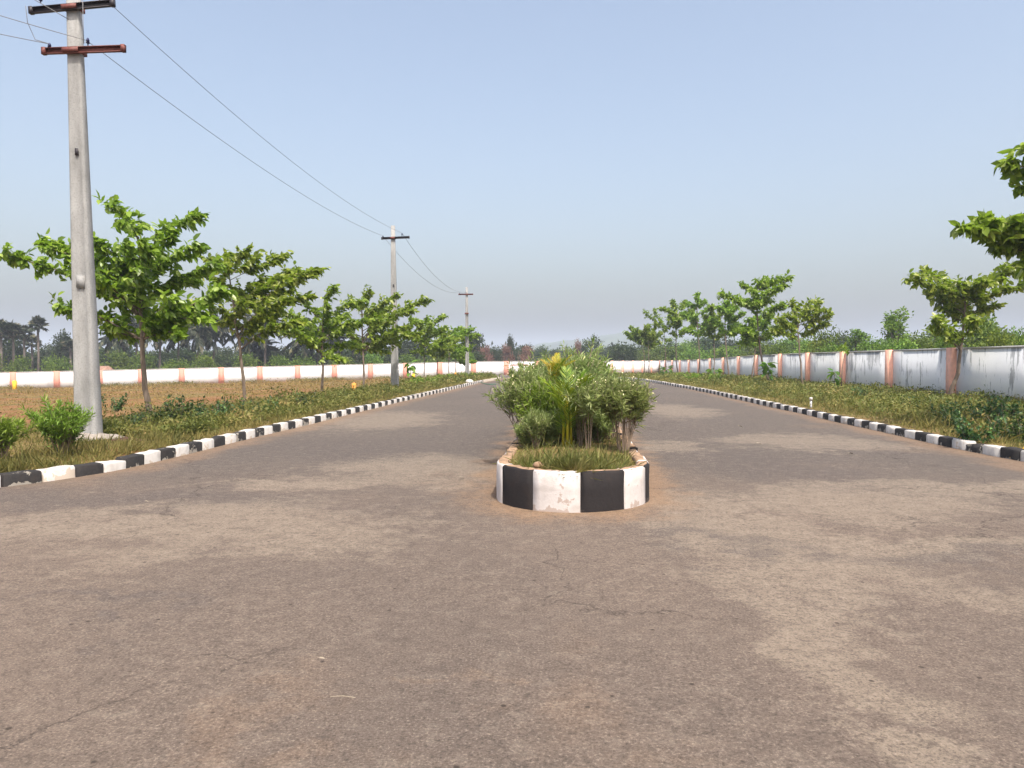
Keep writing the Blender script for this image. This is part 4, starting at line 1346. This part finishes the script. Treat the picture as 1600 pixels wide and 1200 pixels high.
P, rg = scatter(2600, lambda x, y: ground(x, y) + hump(x, y) - .06, lambda y, r: -12 - 38 * r.random(), (14, 78), 5, 1.2)
leaf_mass('field_weeds', 'dull weeds scattered over the bare field', P, rg, 5, .10, .08, 'dry', .15, .02)
P, rg = scatter(9000, lambda x, y: ground(x, y) + hump(x, y) - .08, lambda y, r: -10.5 - 46 * r.random(), (8, 80), 6, 1.3)
grass_mass('field_grass', 'short parched grass over the red field', P, rg, 4, .04, .13, .016, 'dry', .10, .8, .035)
# scrub at the foot of the far wall
rg = np.random.default_rng(15)
u = rg.random(2600)
A_, B_ = np.array(stw[2]), np.array(stw[16])
Q = A_ + (B_ - A_) * u[:, None]
nw = np.array([-(B_ - A_)[1], (B_ - A_)[0]]); nw = nw / np.linalg.norm(nw)
Q = Q - nw * (.25 + rg.random(2600) ** 2 * 2.2)[:, None]
keep = (Q[:, 0] < -12.5) & (np.sin(Q[:, 0] * .37) + np.sin(Q[:, 0] * .83 + 1) + rg.normal(size=2600) * .5 > -.2)
Q = Q[keep]
P = np.concatenate([Q, np.array([[ground(a, b) - .05] for a, b in Q])], 1)
leaf_mass('wall_scrub', 'brown dry scrub along the foot of the white wall', P, rg, 7, .38, .16, 'vgrass', .25)
# planter grass
rg = np.random.default_rng(16)
n = 2600
y = MEDY - .62 + (MEDEND - MEDY) * rg.random(n) ** 3.2
wmax = np.where(y < MEDY, np.sqrt(np.maximum(0, (MEDR - .17) ** 2 - (y - MEDY) ** 2)), MEDR - .17)
P = np.stack([MEDX + (rg.random(n) * 2 - 1) * wmax, y, np.array([ground(0, v) for v in y]) + MEDH - .03], 1)
grass_mass('planter_grass', 'short green and straw grass filling the front of the median', P, rg, 8, .03, .15, .005, 'grass', .035, .8, .05, tall=.12)


# ------------------------------------------------------------------ trees beyond the walls
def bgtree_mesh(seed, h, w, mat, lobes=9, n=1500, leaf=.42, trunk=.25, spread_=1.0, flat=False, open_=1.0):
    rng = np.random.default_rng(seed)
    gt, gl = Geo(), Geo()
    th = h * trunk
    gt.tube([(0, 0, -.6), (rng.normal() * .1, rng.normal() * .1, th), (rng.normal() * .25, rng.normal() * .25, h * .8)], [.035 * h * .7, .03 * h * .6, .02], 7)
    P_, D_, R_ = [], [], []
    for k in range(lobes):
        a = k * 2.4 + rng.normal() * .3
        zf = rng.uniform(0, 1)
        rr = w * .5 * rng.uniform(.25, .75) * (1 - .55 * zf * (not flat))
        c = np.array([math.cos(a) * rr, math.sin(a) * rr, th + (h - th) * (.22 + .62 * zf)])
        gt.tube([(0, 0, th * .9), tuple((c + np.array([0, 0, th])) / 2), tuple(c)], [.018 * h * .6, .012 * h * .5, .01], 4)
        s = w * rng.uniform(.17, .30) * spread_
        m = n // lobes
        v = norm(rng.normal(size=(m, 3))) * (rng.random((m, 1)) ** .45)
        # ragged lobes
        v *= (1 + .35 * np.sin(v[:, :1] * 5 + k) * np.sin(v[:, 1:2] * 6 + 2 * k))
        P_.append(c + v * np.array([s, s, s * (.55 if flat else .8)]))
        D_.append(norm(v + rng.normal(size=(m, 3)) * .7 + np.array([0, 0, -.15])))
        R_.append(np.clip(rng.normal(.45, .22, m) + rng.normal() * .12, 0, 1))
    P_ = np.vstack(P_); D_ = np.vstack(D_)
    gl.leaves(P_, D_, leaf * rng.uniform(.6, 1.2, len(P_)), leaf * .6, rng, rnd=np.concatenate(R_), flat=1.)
    return [('trunk', gt.mesh('trunk', M['farbark'], True)), ('crown', gl.mesh('crown', M[mat]))]


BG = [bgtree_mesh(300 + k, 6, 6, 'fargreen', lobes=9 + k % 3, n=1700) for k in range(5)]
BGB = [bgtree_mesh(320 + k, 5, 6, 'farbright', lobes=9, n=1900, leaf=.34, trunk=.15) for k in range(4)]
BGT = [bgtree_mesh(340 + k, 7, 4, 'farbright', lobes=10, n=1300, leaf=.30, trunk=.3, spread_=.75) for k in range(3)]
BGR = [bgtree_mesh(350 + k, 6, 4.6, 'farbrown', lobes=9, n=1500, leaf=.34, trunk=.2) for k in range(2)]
BGF = [bgtree_mesh(360, 6, 7, 'fargreen', lobes=8, n=900, trunk=.6, flat=True, leaf=.4)]


def bg(v, x, d, topy, label, group, wpx=None, name='tree', base_h=6.0, base_w=6.0, k=0, cat='tree'):
    p = atd(x, HOR, d); z = ground(p.x, p.y) - .1
    h = atd(x, topy, d).z - z
    sy = h / base_h
    sx = (wpx / F_PX * d / base_w) if wpx else sy
    return put_bush(name, v, (p.x, p.y, z), k * 1.37, (sx, sx, sy), label, cat, group)


rng = np.random.default_rng(500)
GB1 = 'trees beyond the white wall'
k = 0
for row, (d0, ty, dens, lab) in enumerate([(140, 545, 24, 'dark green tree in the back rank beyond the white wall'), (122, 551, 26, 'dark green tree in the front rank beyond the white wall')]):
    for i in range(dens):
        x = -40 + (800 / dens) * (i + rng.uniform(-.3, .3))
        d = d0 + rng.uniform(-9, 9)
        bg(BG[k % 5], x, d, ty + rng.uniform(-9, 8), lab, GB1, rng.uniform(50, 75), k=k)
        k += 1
for i in range(16):
    x = -20 + 50 * i + rng.uniform(-12, 12)
    bg(BGB[i % 4], x, 106 + rng.uniform(-4, 6), 553 + rng.uniform(-5, 6), 'low lighter green bush just beyond the white wall', 'bushes just beyond the white wall', rng.uniform(40, 60), 'bush', 5, 6, i, 'bush')
for (x, d, ty, w, lab) in [(20, 125, 512, 60, 'tall dark tree mass at the left edge beyond the white wall'), (100, 128, 520, 40, 'dark rounded tree left of the near pole beyond the wall'), (130, 130, 528, 50, 'dark tree partly behind the near pole, beyond the wall'),
                           (190, 130, 526, 60, 'dark tree behind the nearest left avenue tree, beyond the wall'), (560, 135, 530, 60, 'dark tree behind the fourth left avenue tree, beyond the wall'), (640, 138, 530, 60, 'dark tree right of the middle pole, beyond the wall'), (740, 140, 520, 45, 'dark tree right of the farthest pole, beyond the wall')]:
    bg(BG[k % 5], x, d, ty, lab, GB1, w, k=k); k += 1

# palms
rng = np.random.default_rng(79)
cf = [frond_mesh(3.7, 24, 1.15, .24, M['palmleaf'], rng, .75, lift=.55, rw=.05, droop=.75) for _ in range(3)]


def cocos(label, x, d, topy, seed, lean=0.0, n=24, s=1.0):
    rng = np.random.default_rng(seed)
    p = atd(x, HOR, d); z = ground(p.x, p.y) - .1
    h = atd(x, topy, d).z - z - 1.2 * s
    root = tag(empty('coconut_palm', (p.x, p.y, z)), label, 'palm', 'coconut palms beyond the white wall')
    g = Geo(); u = np.linspace(0, 1, 8)
    P = np.stack([lean * (u ** 1.6 - 1), 0 * u, h * u], 1)
    g.tube(P, np.linspace(.20, .12, 8), 7); g.build('trunk', M['farbark'], root, True)
    for k in range(n):
        o = link('frond', cf[k % 3], root)
        a = k * 2.39996 + rng.normal() * .2
        e = 1.15 - 1.9 * (k / n) + rng.normal() * .12
        o.location = (0, 0, h + .1 * rng.normal())
        o.rotation_euler = (rng.normal() * .25, -e, a)
        q = s * rng.uniform(.85, 1.1); o.scale = (q, q, q)
    return root


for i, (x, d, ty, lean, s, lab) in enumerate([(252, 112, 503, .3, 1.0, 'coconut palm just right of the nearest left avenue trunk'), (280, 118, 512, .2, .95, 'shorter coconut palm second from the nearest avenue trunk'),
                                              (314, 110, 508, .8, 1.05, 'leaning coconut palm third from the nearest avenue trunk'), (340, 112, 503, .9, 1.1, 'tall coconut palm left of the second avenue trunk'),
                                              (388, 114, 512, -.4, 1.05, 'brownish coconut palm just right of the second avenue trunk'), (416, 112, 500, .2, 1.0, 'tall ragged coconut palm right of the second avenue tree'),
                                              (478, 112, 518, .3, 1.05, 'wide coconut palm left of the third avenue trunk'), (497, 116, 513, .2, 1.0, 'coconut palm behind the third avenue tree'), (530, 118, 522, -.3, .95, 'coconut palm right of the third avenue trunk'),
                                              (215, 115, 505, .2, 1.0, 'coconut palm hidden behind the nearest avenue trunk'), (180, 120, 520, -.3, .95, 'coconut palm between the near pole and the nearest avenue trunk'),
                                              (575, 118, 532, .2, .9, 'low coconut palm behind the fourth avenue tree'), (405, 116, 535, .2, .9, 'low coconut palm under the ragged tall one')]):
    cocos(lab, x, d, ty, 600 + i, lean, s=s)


def fan_mesh(seed):
    rng = np.random.default_rng(seed); g = Geo()
    g.tube([(0, 0, 0), (.5, 0, .08), (.95, 0, .1)], [.03, .025, .02], 4, rnd=.5)
    n = 17
    a = np.linspace(-1.9, 1.9, n)
    D = np.stack([np.cos(a), np.sin(a), -.12 + .05 * rng.normal(size=n)], 1)
    g.leaves(np.tile([.9, 0, .1], (n, 1)), D, .8 * rng.uniform(.85, 1.1, n), .24, rng, flat=.3)
    return g.mesh('frond', M['palmleaf'])


fm = [fan_mesh(k) for k in range(3)]


def palmyra(label, x, d, topy, seed, n=30, s=1.0):
    rng = np.random.default_rng(seed)
    p = atd(x, HOR, d); z = ground(p.x, p.y) - .1
    h = atd(x, topy, d).z - z - 1.3 * s
    root = tag(empty('palmyra_palm', (p.x, p.y, z)), label, 'palm', 'fan palms at the left beyond the white wall')
    g = Geo(); g.tube([(0, 0, -.3), (.05, 0, h * .5), (0, 0, h)], [.26, .18, .16], 7); g.build('trunk', M['farbark'], root, True)
    for k in range(n):
        o = link('frond', fm[k % 3], root)
        e = 1.45 - 2.1 * (k / n) + rng.normal() * .1
        o.location = (0, 0, h + rng.normal() * .12)
        o.rotation_euler = (rng.normal() * .5, -e, k * 2.39996 + rng.normal() * .2)
        q = s * rng.uniform(.8, 1.1); o.scale = (q, q, q)
    return root


for i, (x, d, ty, s, lab) in enumerate([(60, 118, 497, 1.0, 'lone tall fan palm standing clear against the sky'), (21, 116, 505, 1.05, 'fan palm with a pale trunk left of the lone tall one'), (38, 120, 511, 1.0, 'fan palm close left of the lone tall one'),
                                        (2, 114, 503, 1.15, 'fan palm cut by the left picture edge'), (110, 122, 532, .95, 'low fan palm close left of the near pole'), (50, 124, 525, .95, 'low fan palm under the lone tall one')]):
    palmyra(lab, x, d, ty, 650 + i, s=s)

# beyond the far corner, in the middle of the picture
GB2 = 'trees beyond the far corner'
for i, (v, x, d, ty, w, lab, bh, bw) in enumerate([
        (BGR[0], 758, 150, 534, 26, 'reddish brown dry tree nearest the farthest pole', 6, 4.6), (BGR[1], 793, 152, 538, 22, 'reddish brown dry tree under the dark tall tree top', 6, 4.6),
        (BG[1], 797, 165, 526, 18, 'narrow dark tree rising behind a dry brown tree', 6, 6), (BGR[0], 822, 150, 534, 26, 'reddish brown dry tree third from the farthest pole', 6, 4.6),
        (BG[2], 775, 160, 541, 30, 'blue green tree between the dry brown trees', 6, 6), (BGF[0], 925, 150, 526, 36, 'flat topped tree on a thin trunk in the middle', 6, 7),
        (BGR[1], 903, 155, 530, 16, 'thin greyish bare tree left of the flat topped one', 6, 4.6), (BG[3], 965, 128, 534, 46, 'round dark green tree before the far hill', 6, 6), (BG[0], 985, 130, 541, 36, 'dark green tree at the far right corner of the wall', 6, 6)]):
    bg(v, x, d, ty, lab, GB2, w, base_h=bh, base_w=bw, k=i)
rng = np.random.default_rng(501)
for i in range(34):
    x = 730 + 300 * (i + rng.random()) / 34
    bg(BG[i % 5], x, rng.uniform(165, 240), 546 + rng.uniform(-7, 6), 'hazy green tree in the low wood below the far hill', 'hazy trees below the far hill', rng.uniform(22, 40), k=i)

# behind the grey wall
GB3 = 'trees behind the grey wall'
rng = np.random.default_rng(502)
for i in range(34):
    x = 1000 + 680 * (i + rng.random()) / 34
    X = rng.uniform(30, 48)
    d = min(X * F_PX / max(60, x - VPX), 150)
    ty = 539 - (x - 1000) / 600 * 27 + rng.uniform(-8, 7)
    bg((BG if rng.random() < .35 else BGB)[i % 4], x, d, ty, 'green tree in the thicket behind the grey wall', GB3, rng.uniform(55, 95) * (70 / d) ** .4, k=i, base_h=5.5)
for i in range(18):
    x = 1010 + 640 * (i + rng.random()) / 18
    d = min(rng.uniform(19, 25) * F_PX / max(60, x - VPX), 130)
    bg(BGB[i % 4], x, d, 545 - (x - 1000) / 600 * 25 + rng.uniform(-5, 8), 'leafy bush close behind the grey wall', 'bushes close behind the grey wall', rng.uniform(50, 90), 'bush', 5, 6, i, 'bush')
for i, (v, x, d, ty, w, lab, bh, bw) in enumerate([
        (BGT[0], 1398, 62, 474, 66, 'tall pale feathery tree behind the second wall bay', 7, 4), (BGT[1], 1470, 66, 490, 70, 'pale feathery tree left of the nearest right avenue trunk', 7, 4), (BGT[2], 1340, 70, 510, 56, 'feathery tree behind the third wall bay', 7, 4),
        (BGB[0], 1290, 66, 516, 70, 'bright green tree behind the fourth wall bay', 5, 6), (BGB[1], 1540, 48, 498, 100, 'bright green tree behind the nearest wall panel', 5, 6), (BGB[2], 1600, 44, 508, 110, 'bright green tree at the right edge behind the wall', 5, 6),
        (BGT[1], 1545, 70, 470, 40, 'slim pale tree top behind the nearest right avenue tree', 7, 4)]):
    bg(v, x, d, ty, lab, GB3, w, base_h=bh, base_w=bw, k=i + 3)

for i in range(9):
    X = rng.uniform(20, 34); y = 22 - i * 4.2
    v = BGB[i % 4]
    put_bush('tree', v, (X, y, -.1), i * 1.7, rng.uniform(.8, 1.1), 'green tree in the thicket behind the grey wall', 'tree', GB3)
# far wood: one mass
rng = np.random.default_rng(503)
n = 1500
th = rng.uniform(-1.3, 1.35, n); dd = rng.uniform(260, 620, n)
C = np.stack([np.sin(th) * dd, np.cos(th) * dd, np.zeros(n)], 1)
C[:, 2] = np.array([ground(a, b) for a, b, c in C])
m = 70
hh = rng.uniform(4.5, 9, n)
v = norm(rng.normal(size=(n, m, 3))) * rng.random((n, m, 1)) ** .4
Pw = C[:, None] + v * np.stack([hh * .9, hh * .9, hh * .5], 1)[:, None] + np.stack([0 * hh, 0 * hh, hh * .5], 1)[:, None]
Pw = Pw.reshape(-1, 3)
g = Geo(); g.leaves(Pw, norm(v.reshape(-1, 3) + rng.normal(size=(n * m, 3)) * .5), rng.uniform(1.0, 2.2, n * m), 1.1, rng, rnd=np.clip(np.repeat(rng.random(n), m) * .5 + rng.random(n * m) * .4, 0, 1))
tag(g.build('far_wood', M['fargreen']), 'far hazy wood along the horizon', 'wood', kind='stuff')

# hill
prof = [(300, 562), (500, 560), (650, 556), (740, 552), (790, 547), (830, 538), (870, 533), (920, 530), (950, 524), (985, 519), (1040, 521), (1100, 527), (1180, 530), (1260, 534), (1400, 540), (1600, 548), (1900, 560)]
px_, py_ = [p[0] for p in prof], [p[1] for p in prof]
V, F = [], []
cols_ = np.linspace(300, 1900, 161); rows_ = np.linspace(1150, 1950, 26)
rng = np.random.default_rng(31)
for r_i, d in enumerate(rows_):
    e = math.sin(math.pi * (d - 1150) / 800) ** .8
    for x in cols_:
        p = atd(x, HOR, d)
        hgt = (HOR - np.interp(x, px_, py_)) * 1550 / F_PX
        z = -1.2 + hgt * e * (1 + .06 * math.sin(p.x * .021 + d * .013)) + rng.normal() * 1.1 * e
        V.append((p.x, p.y, z))
nc = len(cols_)
F = [(j * nc + i, j * nc + i + 1, (j + 1) * nc + i + 1, (j + 1) * nc + i) for j in range(25) for i in range(nc - 1)]
g = Geo(); g.add(V, [F]); tag(g.build('hill', M['hill']), 'low wooded hill fading in haze', kind='structure')

# ------------------------------------------------------------------ small things


def stub(label, x, y, zz, h, w, mat, cap=None, d=None):
    b = onz(x, y, zz) if d is None else atd(x, HOR, d)
    root = tag(empty('marker_post', (b.x, b.y, zz)), label, 'post', 'plot marker posts')
    g = Geo(); g.box(-w / 2, w / 2, -w / 2, w / 2, -.2, h)
    V = np.array([(-w / 2, -w / 2, h), (w / 2, -w / 2, h), (w / 2, w / 2, h), (-w / 2, w / 2, h), (0, 0, h + w * .3)])
    g.add(V, [[(0, 1, 4), (1, 2, 4), (2, 3, 4), (3, 0, 4)]])
    g.build('post', mat, root)
    g = Geo(); g.box(-w * .7, w * .7, -w * .7, w * .7, -.1, .03); g.build('base', M['cement'], root)


p = atd(22, HOR, 72); stub('yellow plot marker before the white wall at far left', 22, 0, ground(p.x, p.y) - .1, .85, .28, M['yellow'], d=72)
p = atd(553, HOR, 30); stub('orange plot marker between the third and fourth left trees', 553, 0, ground(p.x, p.y) - .05, .55, .14, M['orange'], d=30)
p = atd(646, HOR, 44); stub('yellow plot marker right of the middle pole', 646, 0, ground(p.x, p.y), .62, .16, M['yellow'], d=44)
p = atd(712, HOR, 56); stub('orange plot marker near the farthest pole', 712, 0, ground(p.x, p.y), .6, .16, M['orange'], d=54)

b = onz(1267, 638, .1)
root = tag(empty('standpipe', (b.x, b.y, .06)), 'short capped metal pipe behind the right kerb', 'pipe')
g = Geo(); g.tube([(0, 0, -.1), (0, 0, .26)], .03, 8); g.build('pipe', M['pipe'], root, True)
g = Geo(); g.tube([(0, 0, .262), (0, 0, .33), (0, 0, .345)], [.045, .045, .03], 8); g.build('cap', M['white'], root)

# white painted boulder closing the painted kerb, hose, yellow scrap, litter
rng = np.random.default_rng(41)
b = onz(731, 601, 0)
g = Geo(); V = []
for i in range(6):
    ph = math.pi * i / 5 - math.pi / 2
    for j in range(9):
        a = j * 2 * math.pi / 9; r = math.cos(ph) * (1 + rng.normal() * .08)
        V.append((.26 * r * math.cos(a), .2 * r * math.sin(a), .17 + .18 * math.sin(ph)))
g.add(V, [[(i * 9 + j, i * 9 + (j + 1) % 9, (i + 1) * 9 + (j + 1) % 9, (i + 1) * 9 + j) for i in range(5) for j in range(9)]])
o = g.build('painted_stone', M['white'], None, True); o.location = (b.x + .1, b.y, ground(b.x, b.y) - .02); tag(o, 'white painted stone at the end of the striped left kerb', 'stone')
P = [onz(x, y, .025) for x, y in ((735, 598), (742, 599), (750, 597.5), (758, 599.5), (766, 600.5), (775, 600))]
g = Geo(); g.tube(smooth_path(P, 24), .022, 6); tag(g.build('garden_hose', M['hose'], smooth=True), 'green hose lying on the road past the white stone', 'hose')
b = onz(1588, 716, .0)
g = Geo(); g.add([(-.11, -.03, .012), (.09, -.05, .012), (.13, .05, .16), (.02, .04, .03), (-.11, -.03, .018), (.09, -.05, .018), (.13, .045, .166), (.02, .045, .036)], [[(0, 1, 2, 3), (4, 7, 6, 5), (0, 4, 5, 1), (1, 5, 6, 2), (2, 6, 7, 3), (3, 7, 4, 0)]])
o = g.build('yellow_scrap', M['yellow']); o.location = b; tag(o, 'torn yellow scrap against the right kerb', 'litter')
lit = [(1186, 694, 'pale scrap on the road right of the median'), (1157, 667, 'small pale scrap farther up the right lane'), (1330, 710, 'pale scrap in the right lane nearest the right kerb'), (229, 786, 'tiny pale chip in the left lane'),
       (503, 1035, 'tiny white chip on the near road'), (722, 748, 'curled dry leaf left of the planter'), (535, 1096, 'dry straw lying on the near road'), (1395, 679, 'small pale scrap at the foot of the right kerb'), (747, 783, 'pale chip at the left foot of the planter')]
for k, (x, y, lab) in enumerate(lit):
    b = onz(x, y, 0)
    g = Geo(); s = (.05 + .03 * rng.random()) * (.22 if y > 760 else .6)
    if 'straw' in lab:
        g.tube([(-.05, 0, .010), (0, .008, .012), (.055, .0, .010)], .0016, 4)
    else:
        g.leaves([(-s, 0, .012)], [(1, .3, .05)], [s * 2], [s * 1.2], rng, True, .1)
    o = g.build('litter', M['paper']); o.location = (b.x, b.y, ground(b.x, b.y) + .008); tag(o, lab, 'litter', 'scraps on the road')
b = onz(166, 707, .1)
# dark turned soil by the footing
g = Geo(); V = [(0, 0, .07)] + [((.5 + .08 * math.sin(j * 2)) * math.cos(j * .63), .16 * math.sin(j * .63), -.02) for j in range(10)]
g.add(V, [[(0, 1 + j, 1 + (j + 1) % 10) for j in range(10)]])
o = g.build('soil_heap', M['darksoil'], None, True); q = onz(178, 690, .1); o.location = (q.x + .2, q.y, .11); tag(o, 'small dark heap of soil beside the pole footing', 'soil')
# stones on the planter rim
q = atd(834, 730, 7.25)
for k, (x, y_, lab) in enumerate([(-.32, 7.2, 'small brown stone on the front rim of the planter')]):
    g = Geo(); V = []
    for i in range(5):
        ph = math.pi * i / 4 - math.pi / 2
        for j in range(8):
            a = j * math.pi / 4; r = math.cos(ph) * (1 + rng.normal() * .1)
            V.append((.055 * r * math.cos(a), .04 * r * math.sin(a), .03 + .035 * math.sin(ph)))
    g.add(V, [[(i * 8 + j, i * 8 + (j + 1) % 8, (i + 1) * 8 + (j + 1) % 8, (i + 1) * 8 + j) for i in range(4) for j in range(8)]])
    o = g.build('stone', M['mtop'], None, True); o.location = (x, y_, MEDH - .005); tag(o, lab, 'stone')
# low hut roof showing over the white wall
p = atd(163, HOR, 98); z = ground(p.x, p.y)
root = tag(empty('hut', (p.x, p.y, z - .3)), 'low hut roof peeping over the white wall beside the near pole', 'hut')
g = Geo(); g.box(-.9, .9, -.8, .8, 0, 1.95); g.build('wall', M['cement'], root)
g = Geo(); g.add([(-1.15, -1.1, 1.9), (1.15, -1.1, 1.9), (1.15, 1.1, 1.9), (-1.15, 1.1, 1.9), (-.6, 0, 2.75), (.6, 0, 2.75)], [[(0, 1, 5, 4), (2, 3, 4, 5), (3, 2, 1, 0)], [(1, 2, 5), (3, 0, 4)]]); g.build('roof', M['thatch'], root)

# ------------------------------------------------------------------ haze
g = Geo(); g.box(-2750, 2750, -320, 2790, -3.2, 75)
hz = NT('haze_air')
pv = hz.n('ShaderNodeVolumePrincipled')
pv.inputs['Color'].default_value = (.76, .85, 1.0, 1)
pv.inputs['Density'].default_value = .0006
hz.l(pv.outputs[0], hz.out.inputs['Volume'])
o = g.build('haze', hz.m); tag(o, 'pale haze filling the air', 'haze', kind='stuff')
